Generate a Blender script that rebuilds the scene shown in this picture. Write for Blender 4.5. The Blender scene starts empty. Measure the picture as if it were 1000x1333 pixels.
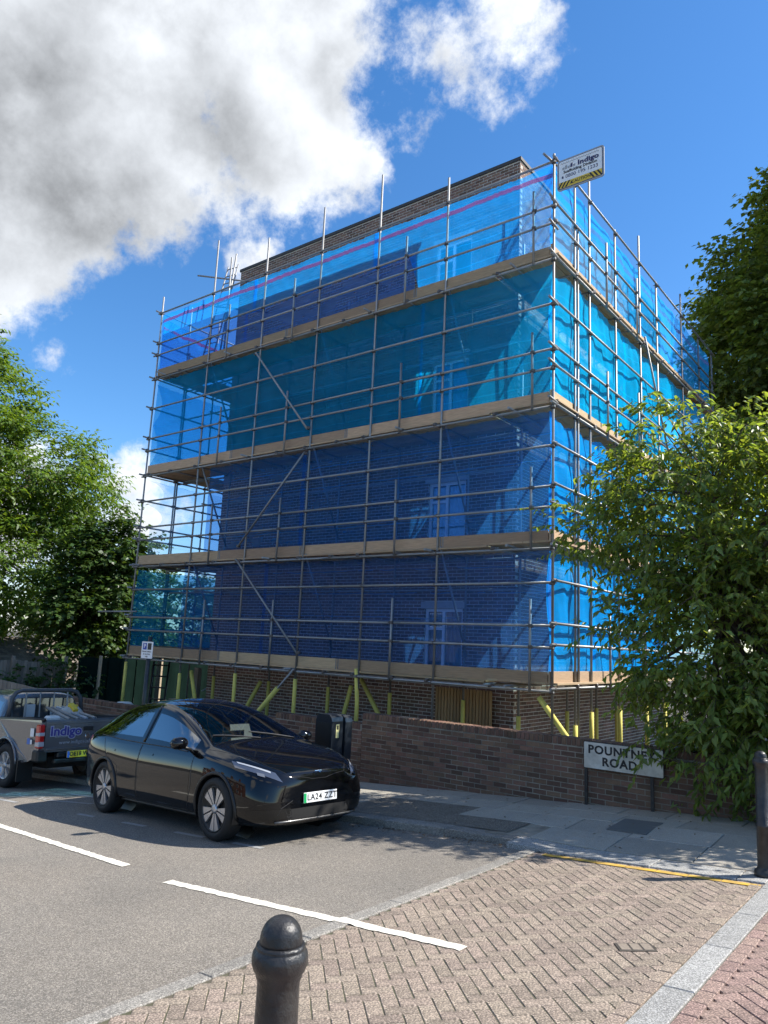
import bpy, bmesh, math, random
import numpy as np
from mathutils import Vector, Matrix
from mathutils.bvhtree import BVHTree
random.seed(7); RNG = np.random.default_rng(11)
scene = bpy.context.scene
COL = scene.collection
R = math.radians

# ------------------------------------------------------------------ camera, sky, sun, exposure
CAM = Vector((5.677, -12.187, 0.367))
yaw, pitch, roll = R(38.097), R(10.092), R(2.566)
fw = Vector((-math.sin(yaw)*math.cos(pitch), math.cos(yaw)*math.cos(pitch), math.sin(pitch)))
r0 = Vector((math.cos(yaw), math.sin(yaw), 0)); u0 = r0.cross(fw)
rt = math.cos(roll)*r0 + math.sin(roll)*u0
up = -math.sin(roll)*r0 + math.cos(roll)*u0
cd = bpy.data.cameras.new('camera'); cam = bpy.data.objects.new('camera', cd); COL.objects.link(cam)
cam.matrix_world = Matrix(((rt.x, up.x, -fw.x, CAM.x), (rt.y, up.y, -fw.y, CAM.y), (rt.z, up.z, -fw.z, CAM.z), (0, 0, 0, 1)))
cd.sensor_fit = 'HORIZONTAL'; cd.sensor_width = 36; cd.lens = 34.56; cd.clip_end = 3000; cd.clip_start = .05
scene.camera = cam

def pixdir(u, v):
    return (fw + rt*((u-500)/960) - up*((v-666.5)/960)).normalized()

SUN = Vector((.74, .62, 1.0)).normalized()
sl = bpy.data.lights.new('sun', 'SUN'); so = bpy.data.objects.new('sun', sl); COL.objects.link(so)
sl.energy = 5.0; sl.angle = R(.53); sl.color = (1, .95, .87)
so.rotation_euler = SUN.to_track_quat('Z', 'Y').to_euler(); so.location = (20, 20, 40)

vs = scene.view_settings
vs.view_transform = 'Standard'; vs.look = 'None'; vs.gamma = 1; vs.exposure = 0.88; vs.use_curve_mapping = False
scene.cycles.transparent_max_bounces = 24
scene.cycles.max_bounces = 6; scene.cycles.diffuse_bounces = 3; scene.cycles.glossy_bounces = 3; scene.cycles.adaptive_threshold = .02; scene.cycles.use_denoising = True

W = bpy.data.worlds.new('World'); scene.world = W; W.use_nodes = True
def build_world():
    nt = W.node_tree; N = nt.nodes; L = nt.links; N.clear()
    def node(t, **k):
        n = N.new(t)
        for a, b in k.items(): setattr(n, a, b)
        return n
    def math_(op, a, b=None, c=None, clamp=False):
        n = node('ShaderNodeMath', operation=op, use_clamp=clamp)
        for i, x in enumerate((a, b, c)):
            if x is None: continue
            if isinstance(x, (int, float)): n.inputs[i].default_value = x
            else: L.new(x, n.inputs[i])
        return n.outputs[0]
    out = node('ShaderNodeOutputWorld')
    sky = node('ShaderNodeTexSky', sky_type='NISHITA', sun_disc=False)
    sky.sun_elevation = math.asin(SUN.z); sky.sun_rotation = math.atan2(SUN.x, SUN.y)
    sky.air_density = 1.0; sky.dust_density = .25; sky.ozone_density = 5.0; sky.altitude = 50
    hs = node('ShaderNodeHueSaturation'); hs.inputs['Saturation'].default_value = 1.20; hs.inputs['Value'].default_value = 1
    L.new(sky.outputs[0], hs.inputs['Color'])
    bg1 = node('ShaderNodeBackground'); bg1.inputs[1].default_value = .118; L.new(hs.outputs[0], bg1.inputs[0])
    tc = node('ShaderNodeTexCoord'); D = tc.outputs['Generated']
    # warp the direction a little so that the cloud banks get ragged outlines
    wn = node('ShaderNodeTexNoise'); wn.inputs['Scale'].default_value = 3.5; wn.inputs['Detail'].default_value = 5; L.new(D, wn.inputs['Vector'])
    wm = node('ShaderNodeVectorMath', operation='MULTIPLY_ADD'); L.new(wn.outputs['Color'], wm.inputs[0])
    wm.inputs[1].default_value = (.16, .16, .16); wm.inputs[2].default_value = (-.08, -.08, -.08)
    wa = node('ShaderNodeVectorMath', operation='ADD'); L.new(D, wa.inputs[0]); L.new(wm.outputs[0], wa.inputs[1])
    DW = wa.outputs[0]
    blobs = [(-60, 40, .30), (130, 100, .26), (320, 50, .22), (60, 280, .14), (185, 185, .14), (355, 120, .07), (470, 10, .08),
             (-80, 330, .15), (340, 0, .15), (490, 195, .03), (240, 290, .04), (170, 335, .05), (60, 370, .05), (660, 50, .075), (695, 15, .05), (635, 90, .05), (300, 335, .05), (340, 325, .025),
             (165, 640, .055), (125, 605, .035), (160, 700, .07), (70, 485, .032), (100, 500, .03), (40, 620, .07), (30, 720, .10), (617, 212, .028)]
    shade_blobs = [(120, 300, .17), (20, 130, .13), (290, 190, .10), (20, 220, .16), (450, 90, .05)]
    acc = None
    ds = [(pixdir(a, b), r) for a, b, r in blobs]
    ds += [(Vector((-.55, -.33, .67)).normalized(), .26), (Vector((-.75, -.35, .5)).normalized(), .2), (Vector((-.3, -.5, .62)).normalized(), .18), (Vector((-.62, -.1, .72)).normalized(), .16)]
    # the same broken cumulus goes on round the rest of the sky
    rr = random.Random(4)
    for k in range(30):
        a = rr.uniform(0, 2*math.pi); e = R(rr.uniform(8, 62))
        d = Vector((math.cos(a)*math.cos(e), math.sin(a)*math.cos(e), math.sin(e)))
        if d.dot(fw) > .62 or d.dot(SUN) > .9: continue
        ds.append((d, rr.uniform(.07, .18)))
    for d, r in ds:
        dn = node('ShaderNodeVectorMath', operation='DISTANCE'); L.new(DW, dn.inputs[0]); dn.inputs[1].default_value = d
        q = math_('MULTIPLY_ADD', dn.outputs['Value'], -1/r, 1.0)
        q = math_('MULTIPLY', q, .34+r*1.5 if r < .09 else min(1.5, .50+r*2.6))
        acc = q if acc is None else math_('SMOOTH_MAX', acc, q, .12) if False else math_('MAXIMUM', acc, q)
    def fbm(scale, detail, rough, vec=D):
        n = node('ShaderNodeTexNoise'); n.inputs['Scale'].default_value = scale; n.inputs['Detail'].default_value = detail
        n.inputs['Roughness'].default_value = rough; L.new(vec, n.inputs['Vector']); return n.outputs['Fac']
    f1 = fbm(7.5, 13, .66); f2 = fbm(2.6, 5, .5)
    dens = math_('ADD', acc, math_('MULTIPLY', math_('SUBTRACT', f1, .5), 1.9))
    mr = node('ShaderNodeMapRange', interpolation_type='SMOOTHSTEP'); L.new(dens, mr.inputs[0]); mr.inputs[1].default_value = .03; mr.inputs[2].default_value = .42
    cov = mr.outputs[0]
    # self-shading: compare the density here with that a step towards the sun
    off = node('ShaderNodeVectorMath', operation='ADD'); L.new(D, off.inputs[0]); off.inputs[1].default_value = SUN*.05
    f3 = fbm(9, 6, .6, off.outputs[0]); f1b = fbm(9, 6, .6)
    lit = math_('MULTIPLY', math_('SUBTRACT', f1b, f3), 1.0)
    th = node('ShaderNodeMapRange', interpolation_type='SMOOTHSTEP'); L.new(math_('ADD', acc, math_('MULTIPLY', math_('SUBTRACT', f2, .5), 1.3)), th.inputs[0])
    th.inputs[1].default_value = .12; th.inputs[2].default_value = .95
    sh = None
    for a_, b_, r_ in shade_blobs:
        dn = node('ShaderNodeVectorMath', operation='DISTANCE'); L.new(DW, dn.inputs[0]); dn.inputs[1].default_value = pixdir(a_, b_)
        q = math_('MULTIPLY_ADD', dn.outputs['Value'], -1/r_, 1.0); sh = q if sh is None else math_('MAXIMUM', sh, q)
    sm = node('ShaderNodeMapRange', interpolation_type='SMOOTHSTEP'); L.new(math_('ADD', sh, math_('MULTIPLY', math_('SUBTRACT', f1b, .5), 1.2)), sm.inputs[0]); sm.inputs[1].default_value = -.1; sm.inputs[2].default_value = .75
    br = math_('SUBTRACT', math_('ADD', 1.02, lit), math_('ADD', math_('MULTIPLY', th.outputs[0], .17), math_('MULTIPLY', sm.outputs[0], .30)))
    br = math_('MAXIMUM', br, .28)
    cr = node('ShaderNodeVectorMath', operation='SCALE'); cr.inputs[0].default_value = (.535, .56, .595); L.new(br, cr.inputs['Scale'])
    bg2 = node('ShaderNodeBackground'); L.new(cr.outputs[0], bg2.inputs[0]); bg2.inputs[1].default_value = 1.0
    mx = node('ShaderNodeMixShader'); L.new(cov, mx.inputs[0]); L.new(bg1.outputs[0], mx.inputs[1]); L.new(bg2.outputs[0], mx.inputs[2])
    L.new(mx.outputs[0], out.inputs[0])
build_world()

# ------------------------------------------------------------------ materials
MATS = {}
def mat(name, col, rough=.6, metal=0., var=.0, vscale=6., bump=0., bscale=40., island=0., coat=0., spec=.5, speck=None, col2=None, coord='Object', detail=5, stretch=None, hue=0.):
    """plain procedural surface: base colour + noise variation + per-piece variation + fine relief"""
    if name in MATS: return MATS[name]
    m = bpy.data.materials.new(name); m.use_nodes = True; MATS[name] = m
    nt = m.node_tree; N = nt.nodes; L = nt.links; b = N['Principled BSDF']
    b.inputs['Roughness'].default_value = rough; b.inputs['Metallic'].default_value = metal
    b.inputs['Specular IOR Level'].default_value = spec
    if coat: b.inputs['Coat Weight'].default_value = coat; b.inputs['Coat Roughness'].default_value = .03
    tc = N.new('ShaderNodeTexCoord'); vec = tc.outputs[coord]
    if stretch:
        mp = N.new('ShaderNodeMapping'); mp.inputs['Scale'].default_value = stretch; L.new(vec, mp.inputs[0]); vec = mp.outputs[0]
    rgb = N.new('ShaderNodeRGB'); rgb.outputs[0].default_value = (*col, 1); cur = rgb.outputs[0]
    def noise(s, d=detail, r=.6):
        n = N.new('ShaderNodeTexNoise'); n.inputs['Scale'].default_value = s; n.inputs['Detail'].default_value = d; n.inputs['Roughness'].default_value = r
        L.new(vec, n.inputs['Vector']); return n.outputs['Fac']
    if col2:
        n = noise(vscale); rp = N.new('ShaderNodeMapRange'); rp.inputs[1].default_value = .38; rp.inputs[2].default_value = .62; L.new(n, rp.inputs[0])
        mx = N.new('ShaderNodeMix'); mx.data_type = 'RGBA'; L.new(rp.outputs[0], mx.inputs[0]); L.new(cur, mx.inputs[6]); mx.inputs[7].default_value = (*col2, 1); cur = mx.outputs[2]
    facs = []
    if var:
        n = noise(vscale*1.7); q = N.new('ShaderNodeMath'); q.operation = 'MULTIPLY_ADD'; L.new(n, q.inputs[0]); q.inputs[1].default_value = 2*var*1.6; q.inputs[2].default_value = 1-var*1.6; facs.append(q.outputs[0])
    if island:
        g = N.new('ShaderNodeNewGeometry'); oi = N.new('ShaderNodeObjectInfo')
        a = N.new('ShaderNodeMath'); a.operation = 'ADD'; L.new(g.outputs['Random Per Island'], a.inputs[0]); L.new(oi.outputs['Random'], a.inputs[1])
        fr = N.new('ShaderNodeMath'); fr.operation = 'FRACT'; L.new(a.outputs[0], fr.inputs[0])
        q = N.new('ShaderNodeMath'); q.operation = 'MULTIPLY_ADD'; L.new(fr.outputs[0], q.inputs[0]); q.inputs[1].default_value = 2*island; q.inputs[2].default_value = 1-island; facs.append(q.outputs[0])
        if hue:
            hsn = N.new('ShaderNodeHueSaturation'); q = N.new('ShaderNodeMath'); q.operation = 'MULTIPLY'; L.new(fr.outputs[0], q.inputs[0]); q.inputs[1].default_value = 7.31
            f2 = N.new('ShaderNodeMath'); f2.operation = 'FRACT'; L.new(q.outputs[0], f2.inputs[0])
            q2 = N.new('ShaderNodeMath'); q2.operation = 'MULTIPLY_ADD'; L.new(f2.outputs[0], q2.inputs[0]); q2.inputs[1].default_value = 2*hue; q2.inputs[2].default_value = .5-hue
            L.new(q2.outputs[0], hsn.inputs['Hue']); L.new(cur, hsn.inputs['Color']); cur = hsn.outputs[0]
    if speck:   # (scale, amount, dark)  mineral grains
        v = N.new('ShaderNodeTexVoronoi'); v.inputs['Scale'].default_value = speck[0]; L.new(vec, v.inputs['Vector'])
        sp = N.new('ShaderNodeSeparateColor'); L.new(v.outputs['Color'], sp.inputs[0])
        pw = N.new('ShaderNodeMath'); pw.operation = 'POWER'; L.new(sp.outputs[0], pw.inputs[0]); pw.inputs[1].default_value = speck[2] if len(speck) > 2 else 1.5
        q = N.new('ShaderNodeMath'); q.operation = 'MULTIPLY_ADD'; L.new(pw.outputs[0], q.inputs[0]); q.inputs[1].default_value = 2*speck[1]; q.inputs[2].default_value = 1-speck[1]*.8; facs.append(q.outputs[0])
    if facs:
        f = facs[0]
        for g in facs[1:]:
            q = N.new('ShaderNodeMath'); q.operation = 'MULTIPLY'; L.new(f, q.inputs[0]); L.new(g, q.inputs[1]); f = q.outputs[0]
        vm = N.new('ShaderNodeVectorMath'); vm.operation = 'SCALE'; L.new(cur, vm.inputs[0]); L.new(f, vm.inputs['Scale']); cur = vm.outputs[0]
    L.new(cur, b.inputs['Base Color'])
    if bump:
        n = noise(bscale, 6); bp = N.new('ShaderNodeBump'); bp.inputs['Strength'].default_value = bump; bp.inputs['Distance'].default_value = .01; L.new(n, bp.inputs['Height']); L.new(bp.outputs[0], b.inputs['Normal'])
    return m

def leaf_mat(name, col, trans=.45, var=.35, rough=.45, hue=.02):
    m = bpy.data.materials.new(name); m.use_nodes = True; nt = m.node_tree; N = nt.nodes; L = nt.links
    b = N['Principled BSDF']; out = N['Material Output']
    g = N.new('ShaderNodeNewGeometry'); oi = N.new('ShaderNodeObjectInfo')
    a = N.new('ShaderNodeMath'); a.operation = 'ADD'; L.new(g.outputs['Random Per Island'], a.inputs[0]); L.new(oi.outputs['Random'], a.inputs[1])
    fr = N.new('ShaderNodeMath'); fr.operation = 'FRACT'; L.new(a.outputs[0], fr.inputs[0])
    q = N.new('ShaderNodeMath'); q.operation = 'MULTIPLY_ADD'; L.new(fr.outputs[0], q.inputs[0]); q.inputs[1].default_value = 2*var; q.inputs[2].default_value = 1-var
    hs = N.new('ShaderNodeHueSaturation'); hs.inputs['Color'].default_value = (*col, 1); L.new(q.outputs[0], hs.inputs['Value'])
    q2 = N.new('ShaderNodeMath'); q2.operation = 'MULTIPLY'; L.new(fr.outputs[0], q2.inputs[0]); q2.inputs[1].default_value = 5.7
    f2 = N.new('ShaderNodeMath'); f2.operation = 'FRACT'; L.new(q2.outputs[0], f2.inputs[0])
    q3 = N.new('ShaderNodeMath'); q3.operation = 'MULTIPLY_ADD'; L.new(f2.outputs[0], q3.inputs[0]); q3.inputs[1].default_value = 2*hue; q3.inputs[2].default_value = .5-hue
    L.new(q3.outputs[0], hs.inputs['Hue'])
    L.new(hs.outputs[0], b.inputs['Base Color']); b.inputs['Roughness'].default_value = rough; b.inputs['Specular IOR Level'].default_value = .5
    t = N.new('ShaderNodeBsdfTranslucent')
    ty = N.new('ShaderNodeMix'); ty.data_type = 'RGBA'; ty.blend_type = 'MULTIPLY'; ty.inputs[0].default_value = 1; L.new(hs.outputs[0], ty.inputs[6]); ty.inputs[7].default_value = (1.5, 1.35, .45, 1)
    L.new(ty.outputs[2], t.inputs[0])
    mx = N.new('ShaderNodeMixShader'); mx.inputs[0].default_value = trans; L.new(b.outputs[0], mx.inputs[1]); L.new(t.outputs[0], mx.inputs[2]); L.new(mx.outputs[0], out.inputs[0])
    MATS[name] = m; return m

def net_mat(name, col, tint, alpha, var=.05, kd=.50, kt=1.3):
    """woven debris netting: open holes, tinted threads that scatter and let light through"""
    m = bpy.data.materials.new(name); m.use_nodes = True; nt = m.node_tree; N = nt.nodes; L = nt.links
    N.remove(N['Principled BSDF']); out = N['Material Output']
    tr = N.new('ShaderNodeBsdfTransparent'); tr.inputs[0].default_value = (*tint, 1)
    d = N.new('ShaderNodeBsdfDiffuse'); d.inputs[0].default_value = (*col, 1)
    t = N.new('ShaderNodeBsdfTranslucent'); t.inputs[0].default_value = (*col, 1)
    d.inputs[0].default_value = tuple(c*kd for c in col)+(1,); t.inputs[0].default_value = tuple(c*kt for c in col)+(1,)
    s = N.new('ShaderNodeAddShader'); L.new(d.outputs[0], s.inputs[0]); L.new(t.outputs[0], s.inputs[1])
    tc = N.new('ShaderNodeTexCoord'); mp = N.new('ShaderNodeMapping'); mp.inputs['Scale'].default_value = (.8, .8, 2.2); L.new(tc.outputs['Object'], mp.inputs[0])
    n = N.new('ShaderNodeTexNoise'); n.inputs['Scale'].default_value = 1.6; n.inputs['Detail'].default_value = 6; L.new(mp.outputs[0], n.inputs['Vector'])
    q = N.new('ShaderNodeMath'); q.operation = 'MULTIPLY_ADD'; L.new(n.outputs['Fac'], q.inputs[0]); q.inputs[1].default_value = 4*var; q.inputs[2].default_value = alpha-2*var
    # eyelet tapes woven in every half metre, and the coarse weave
    sx_ = N.new('ShaderNodeSeparateXYZ'); L.new(tc.outputs['Object'], sx_.inputs[0])
    m1 = N.new('ShaderNodeMath'); m1.operation = 'MULTIPLY_ADD'; L.new(n.outputs['Fac'], m1.inputs[0]); m1.inputs[1].default_value = .12; L.new(sx_.outputs['Z'], m1.inputs[2])
    m2 = N.new('ShaderNodeMath'); m2.operation = 'DIVIDE'; L.new(m1.outputs[0], m2.inputs[0]); m2.inputs[1].default_value = .49
    m3 = N.new('ShaderNodeMath'); m3.operation = 'FRACT'; L.new(m2.outputs[0], m3.inputs[0])
    m4 = N.new('ShaderNodeMath'); m4.operation = 'GREATER_THAN'; L.new(m3.outputs[0], m4.inputs[0]); m4.inputs[1].default_value = .95
    m5 = N.new('ShaderNodeMath'); m5.operation = 'MULTIPLY_ADD'; L.new(m4.outputs[0], m5.inputs[0]); m5.inputs[1].default_value = .10; L.new(q.outputs[0], m5.inputs[2]); q = m5
    # seen edge-on the weave closes up
    lw = N.new('ShaderNodeLayerWeight'); lw.inputs[0].default_value = .35
    q2 = N.new('ShaderNodeMath'); q2.operation = 'MULTIPLY_ADD'; L.new(lw.outputs['Facing'], q2.inputs[0]); q2.inputs[1].default_value = .08; L.new(q.outputs[0], q2.inputs[2]); q2.use_clamp = True
    mx = N.new('ShaderNodeMixShader'); L.new(q2.outputs[0], mx.inputs[0]); L.new(tr.outputs[0], mx.inputs[1]); L.new(s.outputs[0], mx.inputs[2]); L.new(mx.outputs[0], out.inputs[0])
    MATS[name] = m; return m

def glass_mat(name, tint=(.5, .55, .55), amount=.55):
    m = bpy.data.materials.new(name); m.use_nodes = True; nt = m.node_tree; N = nt.nodes; L = nt.links
    N.remove(N['Principled BSDF']); out = N['Material Output']
    tr = N.new('ShaderNodeBsdfTransparent'); tr.inputs[0].default_value = (*tint, 1)
    gl = N.new('ShaderNodeBsdfGlossy'); gl.inputs['Roughness'].default_value = .01; gl.inputs[0].default_value = (.95, .97, 1, 1)
    f = N.new('ShaderNodeFresnel'); f.inputs[0].default_value = 1.55
    q = N.new('ShaderNodeMath'); q.operation = 'MULTIPLY_ADD'; q.use_clamp = True; L.new(f.outputs[0], q.inputs[0]); q.inputs[1].default_value = 1.3; q.inputs[2].default_value = amount
    mx = N.new('ShaderNodeMixShader'); L.new(q.outputs[0], mx.inputs[0]); L.new(tr.outputs[0], mx.inputs[1]); L.new(gl.outputs[0], mx.inputs[2]); L.new(mx.outputs[0], out.inputs[0])
    MATS[name] = m; return m

M = mat
asphalt = M('asphalt', (.215, .190, .158), .85, var=.13, vscale=.5, speck=(140, .55, 2.0), col2=(.185, .167, .142), bump=.5, bscale=160)
asphalt_dark = M('asphalt_patch', (.165, .145, .115), .9, var=.25, vscale=3, speck=(110, .6, 2.0), bump=.6, bscale=140)
soil = M('soil', (.06, .05, .035), .95, var=.3, vscale=3, bump=.6, bscale=30)
bedding = M('sand_joint', (.085, .072, .05), .95, var=.35, vscale=5, col2=(.075, .075, .04))
paver_m = M('paver_brown', (.258, .205, .160), .85, var=.16, vscale=1.0, island=.16, speck=(130, .6, 2.2), bump=.3, bscale=200, hue=.008)
paver_pink = M('paver_pink', (.265, .18, .15), .85, var=.16, vscale=1.0, island=.16, speck=(130, .6, 2.2), bump=.3, bscale=200, hue=.008)
granite = M('granite', (.285, .28, .265), .75, var=.14, vscale=4, island=.10, speck=(170, .6, 1.6), bump=.3, bscale=120)
granite_old = M('granite_worn', (.22, .205, .18), .8, var=.2, vscale=3, island=.12, speck=(140, .55, 1.6), bump=.4, bscale=90)
slab_m = M('paving_slab', (.31, .285, .24), .85, var=.12, vscale=1.6, island=.12, speck=(200, .25, 1.5), bump=.25, bscale=150, hue=.006)
white_paint = M('road_white', (.72, .68, .57), .7, var=.16, vscale=9, bump=.3, bscale=120)
white_worn = M('road_white_worn', (.30, .30, .29), .8, var=.35, vscale=14)
yellow_paint = M('road_yellow', (.60, .36, .04), .7, var=.3, vscale=9, col2=(.42, .27, .07))
iron = M('cast_iron', (.10, .085, .07), .6, metal=.5, var=.25, vscale=20, bump=.4, bscale=60)
cover_m = M('access_cover', (.12, .12, .115), .7, var=.12, vscale=6, bump=.2, bscale=60)
brick_dark = M('garden_brick', (.145, .078, .05), .85, var=.22, vscale=9, island=.42, bump=.6, bscale=60, hue=.012)
mortar_dark = M('garden_mortar', (.31, .27, .21), .95, var=.3, vscale=3, col2=(.17, .145, .11), bump=.5, bscale=80)
brick_m = M('house_brick', (.175, .098, .066), .85, var=.18, vscale=8, island=.38, bump=.5, bscale=60, hue=.012)
mortar_m = M('house_mortar', (.62, .58, .50), .95, var=.15, vscale=4, bump=.4, bscale=80)
coping_m = M('dark_coping', (.035, .033, .032), .6, var=.1)
white_frame = M('window_white', (.85, .86, .86), .4, var=.03)
concrete = M('concrete_lintel', (.45, .44, .42), .85, var=.12, vscale=6)
curtain_m = M('net_curtain', (.75, .75, .74), .9, var=.08, vscale=3, stretch=(20, 20, .5))
room_m = M('dark_room', (.06, .06, .065), .9)
pane_m = glass_mat('window_glass', (.75, .8, .8), .04)
steel = M('galvanised_tube', (.30, .30, .295), .55, metal=.65, var=.18, vscale=5, island=.15, bump=.12, bscale=60)
steel_dk = M('scaffold_coupler', (.13, .11, .10), .6, metal=.6, var=.3, vscale=30)
board_m = M('scaffold_board', (.40, .275, .165), .85, var=.34, vscale=2.5, island=.28, bump=.4, bscale=20, stretch=(1, 1, 14), hue=.01)
board_y = M('scaffold_board_side', (.44, .315, .19), .85, var=.22, vscale=2.5, island=.16, bump=.4, bscale=20, stretch=(14, 1, 14), hue=.01)
foam = M('yellow_foam_sleeve', (.66, .56, .13), .8, var=.14, vscale=8, bump=.2, bscale=80)
timber = M('timber_slat', (.36, .22, .10), .8, var=.22, vscale=3, island=.18, bump=.3, bscale=30, stretch=(8, 8, .8))
oldwood = M('weathered_wood', (.24, .20, .16), .9, var=.25, vscale=3, island=.22, bump=.4, bscale=30, stretch=(8, 8, .8))
green_sheet = M('green_sheeting', (.005, .014, .011), .95, spec=.05, var=.3, vscale=2, bump=.3, bscale=6)  # green taken near black: the shade lying on the hoarding is in this colour
roof_tile = M('roof_tile', (.17, .145, .125), .9, var=.2, vscale=5, island=.25, bump=.4, bscale=40)
bark = M('bark', (.09, .068, .05), .95, var=.3, vscale=6, bump=.8, bscale=25, stretch=(1, 1, .3))
black_iron = M('bollard_black', (.012, .012, .013), .36, var=.35, vscale=12, bump=.45, bscale=45, col2=(.032, .030, .028))
sign_white = M('sign_white', (.78, .79, .80), .4, var=.03)
plate_white = M('street_plate_white', (.60, .57, .50), .5, var=.2, vscale=5, col2=(.46, .42, .35))
sign_grey = M('sign_grey', (.33, .34, .36), .5)
sign_black = M('lettering_black', (.012, .012, .014), .5)
sign_navy = M('lettering_navy', (.03, .03, .10), .5)
sign_blue = M('parking_blue', (.02, .06, .35), .5)
sign_yellow = M('caution_yellow', (.68, .47, .04), .5, var=.05)
carblack = M('car_paint_black', (.003, .003, .0036), .04, coat=.35, spec=.35)
trim_black = M('trim_black', (.012, .012, .012), .45)
rubber = M('tyre_rubber', (.012, .012, .012), .75, bump=.2, bscale=80)
silver = M('alloy_silver', (.50, .50, .51), .32, metal=.75, var=.05)
chrome = M('chrome', (.75, .75, .77), .12, metal=1)
seatcloth = M('car_seat', (.025, .025, .027), .7)
lightgrey = M('cabin_light_grey', (.45, .45, .44), .7)
pickup_grey = M('pickup_paint_grey', (.15, .155, .165), .25, metal=.5, coat=.8)
tail_red = M('tail_lamp_red', (.45, .012, .012), .2, coat=1.0)
lamp_clear = M('lamp_clear', (.38, .40, .43), .15, coat=1.0)
head_dark = M('headlamp_dark', (.05, .06, .085), .08, coat=1.0)
plate_yel = M('plate_yellow', (.68, .46, .03), .45)
plate_wht = M('plate_white', (.80, .80, .78), .4)
plate_grn = M('plate_green', (.01, .32, .09), .4)
plate_blu = M('plate_blue', (.05, .15, .5), .4)
charger_m = M('charger_navy', (.012, .016, .022), .35, var=.1, coat=.3)
white_plastic = M('white_plastic', (.6, .6, .58), .4)
stripe_red = None
car_glass = glass_mat('car_glass', (.42, .47, .46), .03)
car_glass_side = glass_mat('car_glass_privacy', (.06, .065, .07), .17)

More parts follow.
